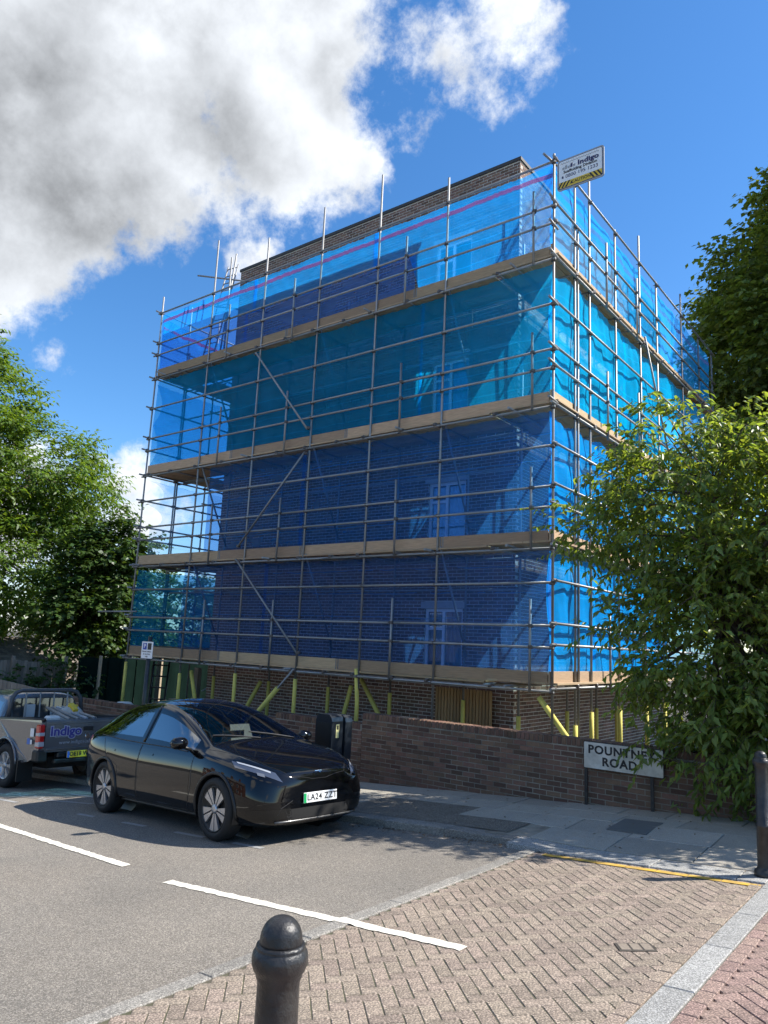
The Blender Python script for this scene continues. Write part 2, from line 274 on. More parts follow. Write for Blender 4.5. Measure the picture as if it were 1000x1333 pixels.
# ------------------------------------------------------------------ mesh helpers
class MB:
    def __init__(s): s.v = []; s.f = []
    def add(s, vs, fs):
        o = len(s.v); s.v += [tuple(a) for a in vs]; s.f += [tuple(i+o for i in f) for f in fs]; return s
    def box(s, c, h, m=None, skip=()):
        """c centre, h half sizes, m optional 3x3/4x4 about c"""
        vs = [Vector((x*h[0], y*h[1], z*h[2])) for z in (-1, 1) for y in (-1, 1) for x in (-1, 1)]
        if m is not None: vs = [m @ v for v in vs]
        c = Vector(c); vs = [v+c for v in vs]
        fs = [(0, 2, 3, 1), (4, 5, 7, 6), (0, 1, 5, 4), (2, 6, 7, 3), (0, 4, 6, 2), (1, 3, 7, 5)]
        return s.add(vs, [f for i, f in enumerate(fs) if i not in skip])
    def cbox(s, c, h, b, m=None):
        """chamfered box"""
        vs = []; idx = {}
        for sx in (-1, 1):
            for sy in (-1, 1):
                for sz in (-1, 1):
                    for ax in range(3):
                        p = [sx*(h[0]-b), sy*(h[1]-b), sz*(h[2]-b)]; p[ax] = (sx, sy, sz)[ax]*h[ax]
                        idx[(sx, sy, sz, ax)] = len(vs); vs.append(Vector(p))
        fs = []
        for ax in range(3):
            o = [a for a in range(3) if a != ax]
            for sg in (-1, 1):
                q = []
                for a, b2 in ((-1, -1), (1, -1), (1, 1), (-1, 1)):
                    k = [0, 0, 0]; k[ax] = sg; k[o[0]] = a; k[o[1]] = b2; q.append(idx[(*k, ax)])
                fs.append(q if (sg == 1) == (ax != 1) else q[::-1])
        for ax in range(3):
            o = [a for a in range(3) if a != ax]
            for a in (-1, 1):
                for b2 in (-1, 1):
                    k0 = [0, 0, 0]; k1 = [0, 0, 0]
                    k0[ax] = -1; k1[ax] = 1
                    for k in (k0, k1): k[o[0]] = a; k[o[1]] = b2
                    fs.append([idx[(*k0, o[0])], idx[(*k1, o[0])], idx[(*k1, o[1])], idx[(*k0, o[1])]])
        for sx in (-1, 1):
            for sy in (-1, 1):
                for sz in (-1, 1): fs.append([idx[(sx, sy, sz, a)] for a in range(3)])
        if m is not None: vs = [m @ v for v in vs]
        c = Vector(c); return s.add([v+c for v in vs], fs)
    def tube(s, p0, p1, r, n=10, r2=None, cap=True):
        p0 = Vector(p0); p1 = Vector(p1); d = (p1-p0)
        if d.length < 1e-6: return s
        d.normalize(); a = d.orthogonal().normalized(); b = d.cross(a); r2 = r if r2 is None else r2
        vs = []
        for k, (p, rr) in enumerate(((p0, r), (p1, r2))):
            for i in range(n):
                t = 2*math.pi*i/n; vs.append(p + a*(rr*math.cos(t)) + b*(rr*math.sin(t)))
        fs = [(i, (i+1) % n, n+(i+1) % n, n+i) for i in range(n)]
        if cap: fs += [tuple(range(n))[::-1], tuple(range(n, 2*n))]
        return s.add(vs, fs)
    def path(s, pts, r, n=8, rs=None):
        pts = [Vector(p) for p in pts]; k = len(pts); vs = []
        a = None
        for j, p in enumerate(pts):
            d = (pts[min(j+1, k-1)]-pts[max(j-1, 0)]).normalized()
            a = d.orthogonal().normalized() if a is None else (a-d*a.dot(d)).normalized()
            b = d.cross(a); rr = r if rs is None else rs[j]
            for i in range(n):
                t = 2*math.pi*i/n; vs.append(p+a*(rr*math.cos(t))+b*(rr*math.sin(t)))
        fs = [(j*n+i, j*n+(i+1) % n, (j+1)*n+(i+1) % n, (j+1)*n+i) for j in range(k-1) for i in range(n)]
        fs += [tuple(range(n))[::-1], tuple(range((k-1)*n, k*n))]
        return s.add(vs, fs)
    def lathe(s, prof, n=32, m=None, caps=True):
        vs = []
        for (r, z) in prof:
            for i in range(n):
                t = 2*math.pi*i/n; vs.append(Vector((r*math.cos(t), r*math.sin(t), z)))
        fs = [(j*n+i, j*n+(i+1) % n, (j+1)*n+(i+1) % n, (j+1)*n+i) for j in range(len(prof)-1) for i in range(n)]
        if caps and prof[0][0] > 1e-5: fs.append(tuple(range(n))[::-1])
        if caps and prof[-1][0] > 1e-5: fs.append(tuple(range((len(prof)-1)*n, len(prof)*n)))
        if m is not None: vs = [m @ v for v in vs]
        return s.add(vs, fs)
    def prism(s, poly, d, m=None):
        """poly 2-D outline in the local xz plane, thickness d along y"""
        n = len(poly); vs = [Vector((x, -d/2, z)) for x, z in poly]+[Vector((x, d/2, z)) for x, z in poly]
        if m is not None: vs = [m @ v for v in vs]
        return s.add(vs, [tuple(range(n)), tuple(range(n, 2*n))[::-1]]+[(i, n+i, n+(i+1) % n, (i+1) % n) for i in range(n)])
    def mesh(s, name, smooth=False):
        me = bpy.data.meshes.new(name); me.from_pydata(s.v, [], s.f)
        bm = bmesh.new(); bm.from_mesh(me); bmesh.ops.recalc_face_normals(bm, faces=bm.faces); bm.to_mesh(me); bm.free()
        if smooth: me.polygons.foreach_set('use_smooth', [True]*len(me.polygons))
        me.update(); return me
    def build(s, name, m, parent=None, smooth=False, world=True):
        return link(name, s.mesh(name, smooth), m, parent, world)

def link(name, me, m=None, parent=None, world=True):
    o = bpy.data.objects.new(name, me); COL.objects.link(o)
    if m is not None and me is not None and not me.materials: me.materials.append(m)
    if parent is not None:
        o.parent = parent
        if world and parent.parent is None: o.matrix_parent_inverse = parent.matrix_basis.inverted()
    return o
def tag(o, label, cat, group=None):
    o['label'] = label; o['category'] = cat
    if group: o['group'] = group
    return o
def thing(name, label, cat, loc=(0, 0, 0), rot=None, group=None):
    o = bpy.data.objects.new(name, None); COL.objects.link(o); o.empty_display_size = .3
    o.matrix_basis = Matrix.Translation(loc) @ (rot.to_4x4() if rot is not None else Matrix())
    return tag(o, label, cat, group)
def struct(o): o['kind'] = 'structure'; return o
def stuff(o): o['kind'] = 'stuff'; return o
def np_mesh(name, V, F):
    """V (n,3), F (m,k) arrays"""
    me = bpy.data.meshes.new(name); k = F.shape[1]
    me.vertices.add(len(V)); me.vertices.foreach_set('co', V.astype(np.float32).ravel())
    me.loops.add(F.size); me.loops.foreach_set('vertex_index', F.astype(np.int32).ravel())
    me.polygons.add(len(F)); me.polygons.foreach_set('loop_start', np.arange(0, F.size, k, dtype=np.int32))
    me.update(calc_edges=True); return me
def text(body, size, m, parent, mtx, name='lettering', extrude=.0015, bold=0., align='CENTER', spacing=1., shear=0., xscale=1.):
    cu = bpy.data.curves.new('t', 'FONT'); cu.body = body; cu.size = size; cu.extrude = extrude; cu.align_x = align; cu.align_y = 'CENTER'
    cu.offset = bold; cu.space_character = spacing; cu.shear = shear; cu.resolution_u = 3
    t = bpy.data.objects.new('t', cu); COL.objects.link(t)
    dg = bpy.context.evaluated_depsgraph_get(); me = bpy.data.meshes.new_from_object(t.evaluated_get(dg))
    bpy.data.objects.remove(t); bpy.data.curves.remove(cu)
    me.materials.clear(); me.transform(mtx @ Matrix.Diagonal((xscale, 1, 1, 1))); me.name = name
    return link(name, me, m, parent)

def face_m(origin, right, upv):
    """matrix for flat writing: x along right, y along upv, at origin"""
    r = Vector(right).normalized(); u = Vector(upv).normalized(); n = r.cross(u)
    return Matrix(((r.x, u.x, n.x, origin[0]), (r.y, u.y, n.y, origin[1]), (r.z, u.z, n.z, origin[2]), (0, 0, 0, 1)))

# ------------------------------------------------------------------ ground, road, pavement
def clamp(a, lo, hi): return max(lo, min(hi, a))
def gz(x, y): return -2.0 + .07*clamp(x, -26, 8) - .015*clamp(y, -14, 8)
GN = Vector((-.07, .015, 1)).normalized()
GROT = Vector((0, 0, 1)).rotation_difference(GN).to_matrix()
def kerb_h(x):  # kerb upstand: full kerb along the road, dropped at the crossing
    return .09 if x < 1.2 else .09-(.07*clamp((x-1.2)/.7, 0, 1))
def ph(x, y):   # height of the pavement above the road plane
    k = kerb_h(x); t = clamp((y+4.05)/1.3, 0, 1); return k+(.115-k)*t

def sheet(name, xs, ys, off, m, zf=None):
    V = [(x, y, gz(x, y)+(off if zf is None else zf(x, y))) for y in ys for x in xs]; n = len(xs)
    F = [(j*n+i, j*n+i+1, (j+1)*n+i+1, (j+1)*n+i) for j in range(len(ys)-1) for i in range(n-1)]
    b = MB(); b.add(V, F); return b.build(name, m)
struct(sheet('ground', [-900, -200, -60, -26, -14, -6, 0, 8, 30, 100, 900], [-900, -100, -30, -14, -4, 8, 40, 200, 900], -.06, soil))
struct(sheet('road', [-90, -40, -26, -16, -8, 0, 1.85, 8, 40, 90], [-26, -20, -14, -10.5, -8, -4.04], 0, asphalt))
pav = struct(sheet('pavement', [-60, -26, -14, -8, -4, -2, 0, 1.2, 1.55, 1.9, 3, 5, 8, 30], [-4.04, -3.4, -2.75, -1.2], 0, mortar_dark, lambda x, y: ph(x, y)-.012))

def slab_piece(name, x0, x1, y0, y1, th, m, parent, zf, g=.005, tilt=0.0):
    """paving piece following the surface zf, with edges and thickness"""
    x0 += g; x1 -= g; y0 += g; y1 -= g; c = .006; dz = random.uniform(-.003, .003)
    q = [(x0, y0), (x1, y0), (x1, y1), (x0, y1)]; qi = [(x0+c, y0+c), (x1-c, y0+c), (x1-c, y1-c), (x0+c, y1-c)]
    t = [random.uniform(-tilt, tilt) for _ in range(4)]
    V = [(x, y, zf(x, y)-th) for x, y in q]+[(x, y, zf(x, y)-c+dz+t[i]) for i, (x, y) in enumerate(q)]+[(x, y, zf(x, y)+dz+t[i]) for i, (x, y) in enumerate(qi)]
    F = [(8, 9, 10, 11)]+[(a+4*k, (a+1) % 4+4*k, (a+1) % 4+4*k+4, a+4*k+4) for k in (0, 1) for a in range(4)]
    b = MB(); b.add(V, F); return b.build(name, m, parent)
pz = lambda x, y: gz(x, y)+ph(x, y)
rows = [(-3.90, -3.28), (-3.28, -2.66), (-2.66, -2.05), (-2.05, -1.5)]
for ri, (y0, y1) in enumerate(rows):
    x = -13.0+ri*.37
    while x < 7.4:
        w = random.choice((.62, .76, .91, .91)) if ri < 3 else random.choice((.62, .91))
        if not (ri == 0 and -1.9 < x+w/2 < 1.25) and not (ri == 1 and -1.5 < x+w/2 < .2):
            if not (ri in (1, 2) and x+w/2 > 2.05 and x+w/2 < 2.75 and ri == 1 and False):
                slab_piece('paving_slab', x, x+w, y0, y1, .05, slab_m, pav, pz, tilt=.002)
        x += w
patch = MB()
for (a, b_, c, d) in ((-1.9, 1.25, -3.9, -3.28), (-1.5, .2, -3.28, -2.66)):
    xs_ = [a+(b_-a)*i/8 for i in range(9)]
    V = [(x, y, pz(x, y)-.002) for y in (c, d) for x in xs_]; patch.add(V, [(i, i+1, 9+i+1, 9+i) for i in range(8)])
patch.build('asphalt_patch', asphalt_dark, pav)
# access cover set in the paving
b = MB(); V = [(x, y, pz(x, y)+.012) for x, y in ((2.14, -3.08), (2.62, -3.12), (2.60, -2.42), (2.12, -2.40))]; b.add(V+[(x, y, z-.03) for x, y, z in V], [(0, 1, 2, 3), (0, 4, 5, 1), (1, 5, 6, 2), (2, 6, 7, 3), (3, 7, 4, 0)])
tag(b.build('access_cover', cover_m), 'dark grey flat access cover set in the paving slabs', 'access cover')
# kerb stones
x = -26.0
while x < 4.0:
    w = .915 if x < 1.2 else .8
    dx = min(x+w, 4.1)
    zf = lambda X, Y: gz(X, Y)+kerb_h(X)+.003
    o = slab_piece('kerb_stone', x, dx, -4.17 if x < 1.2 else -4.30, -3.91, .2, granite_old if x < 1.0 else granite, pav, zf, g=.004)
    x = dx
# granite strip between tarmac and block paving, and the flush kerb on its far side
cross = struct(sheet('block_paving', [1.72, 2.4, 3.2, 4.2], [-13.9, -11, -8, -6, -4.27], .002, bedding))
foot = struct(sheet('footway', [4.1, 5, 6.5, 8], [-13.9, -11, -8, -6, -4.0], .006, bedding))
y = -13.8
while y < -4.35:
    l = random.choice((.9, 1.0, 1.1)); slab_piece('granite_strip', 1.69, 1.83, y, min(y+l, -4.31), .1, granite_old, cross, lambda X, Y: gz(X, Y)+.016, g=.003); y += l
y = -13.7
while y < -4.1:
    l = .92; slab_piece('granite_kerb', 4.095, 4.29, y, min(y+l, -4.0), .15, granite, foot, lambda X, Y: gz(X, Y)+.022, g=.005); y += l

def block_mesh(L_, W_, T_, ch=.0045):
    b = MB(); b.cbox((0, 0, -T_/2), (L_/2, W_/2, T_/2), ch); return b
def lay(parent, blocks, m, name, zoff, n_parts):
    """blocks: (x, y, angle); the largest in view become objects, the rest one joined part"""
    def key(q):
        P = Vector((q[0], q[1], gz(q[0], q[1])))-CAM; z = P.dot(fw)
        if z < .4: return 99
        u = 500+960*P.dot(rt)/z; v = 666.5-960*P.dot(up)/z
        return z+(0 if -20 < u < 1020 and v < 1350 else 50)
    blocks = sorted(blocks, key=key)
    me = block_mesh(.1952, .0952, .05).mesh(name); me.materials.append(m)
    rest = MB(); proto = block_mesh(.1952, .0952, .05)
    for i, (x, y, a, *hz) in enumerate(blocks):
        mt = GROT @ Matrix.Rotation(a+random.uniform(-.012, .012), 3, 'Z') @ Matrix.Rotation(random.uniform(-.006, .006), 3, 'X')
        p = Vector((x, y, gz(x, y)+zoff+sum(hz)+random.uniform(-.0015, .0015)))
        if i < n_parts:
            o = bpy.data.objects.new(name, me); COL.objects.link(o); o.parent = parent; o.matrix_basis = Matrix.Translation(p) @ mt.to_4x4()
        else:
            rest.add([mt @ Vector(v)+p for v in proto.v], proto.f)
    if rest.v: stuff(rest.build(name+'_field', m, parent))
def herring(x0, x1, y0, y1):
    out = []; c = math.sqrt(.5); w = .1
    for a in range(-160, 160):
        for b_ in range(-160, 160):
            k = (a-b_) % 4
            if k == 0: u, v, ang = (a+1)*w, (b_+.5)*w, 0
            elif k == 3: u, v, ang = (a+.5)*w, (b_+1)*w, math.pi/2
            else: continue
            X = 3+(u-v)*c; Y = -8+(u+v)*c
            if x0 < X < x1 and y0 < Y < y1: out.append((X, Y, ang+math.pi/4))
    return out
bl = herring(1.80, 4.03, -13.7, -4.28)
y = -13.7
while y < -4.4: bl.append((4.035, y, math.pi/2, .007)); y += .2
lay(cross, bl, paver_m, 'paving_block', .006, 300)
bl = herring(4.40, 7.9, -13.7, -4.1)
y = -13.7
while y < -4.2: bl.append((4.345, y, math.pi/2, .007)); y += .2
lay(foot, bl, paver_pink, 'footway_block', .018, 150)
# painted lines
def line(name, pts, m, label, cat, off=.012, group=None):
    b = MB(); k = 0
    pts2 = []
    for (x, y) in pts: pts2.append((x, y, gz(x, y)+(off(x) if callable(off) else off)))
    h_ = len(pts2)//2
    b.add(pts2, [(i, i+1, len(pts2)-2-i, len(pts2)-1-i) for i in range(h_-1)]); return tag(b.build(name, m), label, cat, group)
def strip(x0, x1, yc, w):
    n = max(2, int((x1-x0)/.05)); t = []; bt = []
    for i in range(n+1):
        x = x0+(x1-x0)*i/n; t.append((x, yc(x)+w/2+random.uniform(-.010, .010))); bt.append((x, yc(x)-w/2+random.uniform(-.010, .010)))
    return bt+t[::-1]
line('white_line', strip(-.36, 2.80, lambda x: -7.50+.035*x, .105), white_paint, 'long white painted line running from the tarmac onto the block paving', 'road marking', lambda x: .005 if x < 1.655 else (.0195 if x < 1.86 else .0115))
line('white_line', strip(-4.9, -1.2, lambda x: -7.12-.09*(x+4.2), .105), white_paint, 'white painted line on tarmac at the left edge of the photo', 'road marking', .006)
b = MB()
x = 1.95
while x < 4.08:
    x1 = min(x+.30, 4.08); V = [(X, Y, gz(X, Y)+.0125) for X, Y in ((x+.004, -4.45), (x1-.004, -4.45), (x1-.004, -4.36), (x+.004, -4.36))]; b.add(V, [(0, 1, 2, 3)]); x = x1
tag(b.build('yellow_line', yellow_paint), 'single yellow painted line along the dropped kerb on block paving', 'road marking')
for i, (x, y, l, a) in enumerate(((-3.15, -5.98, .5, 0), (-2.0, -5.98, .55, 0), (-.95, -5.98, .5, 0), (-4.3, -5.98, .4, 0), (-5.6, -5.45, .9, .25), (-6.0, -4.95, .9, .05), (-6.6, -5.98, .7, 0))):
    c, s_ = math.cos(a), math.sin(a)
    q = [(x+c*l*p-s_*.04*w, y+s_*l*p+c*.04*w) for p, w in ((-.5, -1), (.5, -1), (.5, 1), (-.5, 1))]
    line('bay_dash', q, white_worn, ['short worn bay dash under the rear door of the black car', 'short worn bay dash between the wheels of the black car', 'short worn bay dash under the nose of the black car', 'short worn bay dash by the rear wheel of the black car', 'slanting worn white stroke on the road behind the black car', 'long worn white stroke on the road between car and pickup', 'worn white dash by the rear of the grey pickup'][i], 'road marking', .005)
tx = text('LOADING', .34, white_worn, None, face_m((-6.75, -5.55, gz(-6.75, -5.55)+.006), (1, .05, .07), (-.05, 1, -.015)), 'worn_lettering', extrude=.0005)
tag(tx, 'worn white capital letters painted on the road behind the black car', 'road marking')
# small drain cover
dr = thing('drain_cover', 'small rusty rectangular iron cover set in the block paving', 'drain cover', (3.73, -6.66, gz(3.73, -6.66)+.008))
gm = GROT @ Matrix.Rotation(.62, 3, 'Z')
b = MB(); b.cbox(dr.location, (.13, .08, .004), .002, gm); b.build('frame', iron, dr)
for i in (-1, 0, 1):
    b = MB(); b.cbox(dr.location+gm @ Vector((.078*i, 0, .0025)), (.033, .062, .004), .0015, gm); b.build('panel', M('rust', (.22, .18, .14), .9, var=.3, vscale=30), dr)

# ------------------------------------------------------------------ bricks
def brick_field(u0, u1, z0, z1, holes=(), cz=.075, cl=.225, j=.013, off=0.0):
    """running bond in (u,z), cut round holes (ua,ub,za,zb): list of (ua,ub,za,zb)"""
    out = []; r = 0; z = z0
    while z < z1-.02:
        zb = min(z+cz, z1)-j; u = u0-(cl/2 if r % 2 else 0)+off
        while u < u1:
            segs = [(max(u, u0), min(u+cl-j, u1))]
            for (ha, hb, hza, hzb) in holes:
                if zb > hza+.01 and z < hzb-.01:
                    ns = []
                    for a, b_ in segs:
                        if b_ <= ha or a >= hb: ns.append((a, b_)); continue
                        if a < ha: ns.append((a, ha))
                        if b_ > hb: ns.append((hb, b_))
                    segs = ns
            out += [(a, b_, z, zb) for a, b_ in segs if b_-a > .02]
            u += cl
        z += cz; r += 1
    return out
def brick_geo(br, org, ud, nd, proud, mb=None):
    """one brick slab: proud of the mortar face along nd; jittered"""
    a, b_, z0, z1 = br; pr = proud+random.uniform(-.002, .002)
    t = .05; jx = lambda: random.uniform(-.0015, .0015)
    P = []
    for d in (-t, pr):
        for (u, z) in ((a, z0), (b_, z0), (b_, z1), (a, z1)): P.append(org+ud*(u+jx())+nd*d+Vector((0, 0, z+jx())))
    mb.add(P, [(4, 5, 6, 7), (0, 1, 5, 4), (1, 2, 6, 5), (2, 3, 7, 6), (3, 0, 4, 7)])
def brick_set(name, bricks, org, ud, nd, m, parent, proud=.0035, n_parts=300, key=None, tail_name=None):
    org, ud, nd = Vector(org), Vector(ud), Vector(nd)
    if key: bricks = sorted(bricks, key=key)
    rest = MB()
    shared = {}
    for i, br in enumerate(bricks):
        if i < n_parts:
            a, b_, z0, z1 = br; k = (round(b_-a, 3), round(z1-z0, 3))
            if k not in shared:
                mb = MB(); brick_geo((0, k[0], 0, k[1]), Vector((0, 0, 0)), ud, nd, proud, mb); me = mb.mesh(name); me.materials.append(m); shared[k] = me
            o = bpy.data.objects.new(name, shared[k]); COL.objects.link(o); o.parent = parent
            if parent.parent is None: o.matrix_parent_inverse = parent.matrix_basis.inverted()
            o.location = org+ud*a+Vector((0, 0, z0))+nd*random.uniform(-.002, .002)
        else: brick_geo(br, org, ud, nd, proud, rest)
    if rest.v: stuff(rest.build(tail_name or name+'work', m, parent))

# ------------------------------------------------------------------ apartment building
BX0, BX1, BY, BTOP = -11.05, -1.54, 1.5, 11.42
house = thing('apartment_building', 'brown brick flat-roofed apartment block behind the scaffold and blue netting', 'building', (BX0, BY, -2.3))
wins = [(-3.78, -2.78, 8.30, 9.95), (-3.78, -2.78, 5.45, 6.93), (-3.78, -2.78, 2.62, 4.02), (-3.78, -2.78, -.15, 1.17)]
b = MB(); t = .3
def fbox(x0, x1, y0, y1, z0, z1): b.box(((x0+x1)/2, (y0+y1)/2, (z0+z1)/2), ((x1-x0)/2, (y1-y0)/2, (z1-z0)/2))
fbox(BX0, -3.78, BY, BY+t, -2.6, BTOP); fbox(-2.78, BX1, BY, BY+t, -2.6, BTOP)
zz = -2.6
for (a, c, z0, z1) in wins[::-1]: fbox(a, c, BY+.001, BY+t, zz, z0); zz = z1
fbox(-3.78, -2.78, BY+.001, BY+t, zz, BTOP-.001)
fbox(BX1-t, BX1, BY+t, 11.5, -2.6, BTOP); fbox(BX0, BX0+t, BY+t, 11.5, -2.6, BTOP); fbox(BX0+t, BX1-t, 11.2, 11.5, -2.6, BTOP)
fbox(BX0+t, BX1-t, BY+t, 11.2, 10.9, 11.1)
b.build('wall', mortar_m, house)
hl = [(a, c, z0-.12, z1+.16) for a, c, z0, z1 in wins]
fr = brick_field(BX0, BX1, -2.25, BTOP-.03, hl)
brick_set('brick', fr, (0, BY, 0), (1, 0, 0), (0, -1, 0), brick_m, house, key=lambda q: (0 if q[2] > 10.15 else 20)+(BX1-q[0]), n_parts=300)
sd = brick_field(BY+.01, 11.4, -2.25, BTOP-.03, (), off=.11)
brick_set('side_brick', sd, (BX1, 0, 0), (0, 1, 0), (1, 0, 0), brick_m, house, n_parts=0, tail_name='side_brickwork')
sd = brick_field(BY+.01, 11.4, -2.25, BTOP-.03, (), off=.11)
brick_set('side_brick', sd, (BX0, 0, 0), (0, 1, 0), (-1, 0, 0), brick_m, house, n_parts=0, tail_name='end_brickwork')
b = MB(); e = .035
for (x0, x1, y0, y1) in ((BX0-e, BX1+e, BY-e, BY+.3), (BX1-.3, BX1+e, BY+.3, 11.5), (BX0-e, BX0+.3, BY+.3, 11.5)):
    b.box(((x0+x1)/2, (y0+y1)/2, BTOP+.03), ((x1-x0)/2, (y1-y0)/2, .04))
b.build('coping', coping_m, house)
for wi, (a, c, z0, z1) in enumerate(wins):
    f = MB(); yq = BY+.10; s = .04; mid = a+.47
    for (x0, x1, p0, p1) in ((a, a+.06, z0, z1), (c-.06, c, z0, z1), (a+.06, c-.06, z1-.06, z1), (a+.06, c-.06, z0, z0+.06), (mid-.035, mid+.035, z0+.06, z1-.06), (a+.06, mid-.035, z1-.46, z1-.40)):
        f.box(((x0+x1)/2, yq, (p0+p1)/2), ((x1-x0)/2, .03, (p1-p0)/2))
    w = f.build('window', white_frame, house)
    g = MB(); g.box(((a+c)/2, yq+.004, (z0+z1)/2), ((c-a)/2-.03, .004, (z1-z0)/2-.03)); g.build('pane', pane_m, w)
    g = MB(); n = 40; V = []
    for i in range(n+1):
        x = a+.05+(c-a-.1)*i/n; d = yq+.12+.015*math.sin(i*1.9)
        V += [(x, d, z0+.05), (x, d, z1-.06)]
    g.add(V, [(2*i, 2*i+2, 2*i+3, 2*i+1) for i in range(n)]); g.build('curtain', curtain_m, w)
    g = MB(); g.box(((a+c)/2, BY+.34, (z0+z1)/2), ((c-a)/2+.02, .02, (z1-z0)/2+.02)); g.build('reveal', room_m, w)
    g = MB(); g.cbox(((a+c)/2, BY+.02, z0-.06), ((c-a)/2+.02, .09, .05), .008); g.build('sill', concrete, w)
    g = MB(); g.cbox(((a+c)/2, BY+.05, z1+.08), ((c-a)/2+.09, .07, .075), .006); g.build('lintel', concrete, w)
# slatted timber screen against the house under the lowest deck
ts = thing('timber_screen', 'vertical slatted timber screen against the brick house under the lowest deck', 'screen', (-2.62, 1.3, -1.9))
b = MB(); b.box((-2.62, 1.345, -1.2), (.67, .015, .70)); b.build('backing', oldwood, ts)
for i in range(18):
    b = MB(); x = -3.28+i*.0765; b.cbox((x+.03, 1.31, -1.2), (.030, .014, .71), .004); b.build('slat', timber, ts)

# ------------------------------------------------------------------ scaffold
XS = [-12.729, -10.315, -8.193, -6.185, -4.366, -2.481, 0.0]
YR = [.971, 1.726, 3.221, 4.860, 6.152, 8.351, 10.085, 11.6]
YL = [1.05, 2.16, 2.92, 5.2, 7.4]
XL = XS[0]; DZ = [0.0, 2.516, 5.149, 8.1]; TOP = 9.852; TR = .0242; INN = 1.12
scaf = thing('scaffold', 'galvanised tube scaffold with timber decks wrapped round the brick block', 'scaffold', (0, 0, -1.95))
CP = MB()   # couplers
def coupler(p, ax=0):
    m = Matrix.Rotation(random.uniform(0, 6.28), 3, 'Z'); CP.cbox(p, (.042, .042, .034), .010, m)
    CP.tube(Vector(p)+m @ Vector((.03, .03, 0)), Vector(p)+m @ Vector((.085, .03, 0)), .008, 5)
def pipe(name, p0, p1, m=steel, parent=scaf, jit=.0):
    b = MB(); b.tube(p0, p1, TR, 12); return b.build(name, m, parent, smooth=False)
def shade(o):
    me = o.data
    for pl in me.polygons: pl.use_smooth = len(pl.vertices) == 4
    return o
def tubepart(name, p0, p1, parent=scaf): return shade(pipe(name, p0, p1, steel, parent))
def sleeve(std, x, y, zb, h, lean=0.):
    b = MB(); b.path([(x, y, zb), (x, y, zb+h*.6), (x-lean, y-lean*.3, zb+h)], .044, 10); shade(b.build('foam_sleeve', foam, std))
tops_f = [10.41, 11.5, 10.89, 11.07, 11.27, 10.47, 10.04]
zb = lambda x, y: gz(x, y)-.02
for i, x in enumerate(XS):
    o = tubepart('standard', (x, 0, zb(x, 0)), (x+random.uniform(-.01, .01), 0, tops_f[i]))
    if i not in (5,): sleeve(o, x, 0, -1.9, {0: 1.45, 1: 1.28, 2: 1.40, 3: 1.40, 4: 1.72, 6: .72}[i], .05 if i == 4 else 0)
    o = tubepart('standard', (x if i else x, INN, zb(x, INN)), (x, INN, 9.0))
    if 0 < i < 6: sleeve(o, x, INN, -1.9, 1.2)
tops_r = [10.45, 10.47, 10.02, 10.68, 10.0, 10.6, 9.9, 9.9]
for i, y in enumerate(YR):
    o = tubepart('standard', (0, y, zb(0, y)), (0, y, tops_r[i])); sleeve(o, 0, y, -1.9, 1.15 if i else .95)
    if i in (0, 2, 3, 4, 5):
        o = tubepart('standard', (-1.2, y+.1, zb(0, y)), (-1.2, y+.1, 9.0)); sleeve(o, -1.2, y+.1, -1.9, 1.0)
for i, y in enumerate(YL):
    tubepart('standard', (XL, y, zb(XL, y)), (XL, y, 10.5 if i < 2 else 9.9))
    if i > 1: tubepart('standard', (XL+1.2, y, zb(XL, y)), (XL+1.2, y, 9.6))
# ledgers, guard rails, mid ledgers
yo = -2*TR; LV = []
for k, z in enumerate(DZ):
    lift = (DZ+[TOP])[k+1]-z
    for (dz_, nm) in ((-.335, 'ledger'), (.42, 'guard_rail'), (.79, 'guard_rail')): LV.append((z+dz_, nm))
    if k < 3: LV.append((z+(1.70 if k == 2 else 1.55), 'ledger'))
LV.append((TOP, 'guard_rail'))
for z, nm in LV:
    e0 = random.uniform(.05, .28); e1 = random.uniform(.06, .16); sag = random.uniform(-.012, .012)
    sp = random.choice((-7.1, -5.4, -3.4, -9.2))
    tubepart(nm, (XL-e0*.5, yo, z+sag), (sp+.12, yo, z)); tubepart(nm, (sp-.12, yo-.0, z+.052 if False else z-.001), (e1*.4, yo, z-sag))
    for x in XS: coupler((x, yo*.5, z))
    tubepart(nm, (2*TR, -e1*1.4, z+.052), (2*TR, 6.3, z+.05)); tubepart(nm, (2*TR, 6.1, z+.05), (2*TR, 11.75, z+.05))
    for y in [0]+YR: coupler((TR, y, z+.05))
    tubepart(nm, (XL-2*TR, -.18, z+.052), (XL-2*TR, 7.6, z+.05))
    for y in [0]+YL: coupler((XL-TR, y, z+.05))
    if nm == 'ledger':
        tubepart('ledger', (XL, INN+.05, z), (-1.1, INN+.05, z)); tubepart('ledger', (-1.25, INN, z+.05), (-1.25, 11.6, z+.05))
        tubepart('ledger', (XL+1.25, INN, z+.05), (XL+1.25, 7.6, z+.05))
# puncheons at mid-bay
for k, z in enumerate(DZ):
    for x in (-9.47, -6.98, -3.5, -.39): tubepart('puncheon', (x, -3.6*TR, z-.36), (x+random.uniform(-.02, .02), -3.6*TR, z+1.22+random.uniform(-.06, .08))); coupler((x, -3*TR, z+.42)); coupler((x, -3*TR, z+.79))
    for y in (2.48, 4.42): tubepart('puncheon', (3.6*TR, y, z-.36), (3.6*TR, y, z+1.2+random.uniform(-.05, .08))); coupler((3*TR, y, z+.47)); coupler((3*TR, y, z+.84))
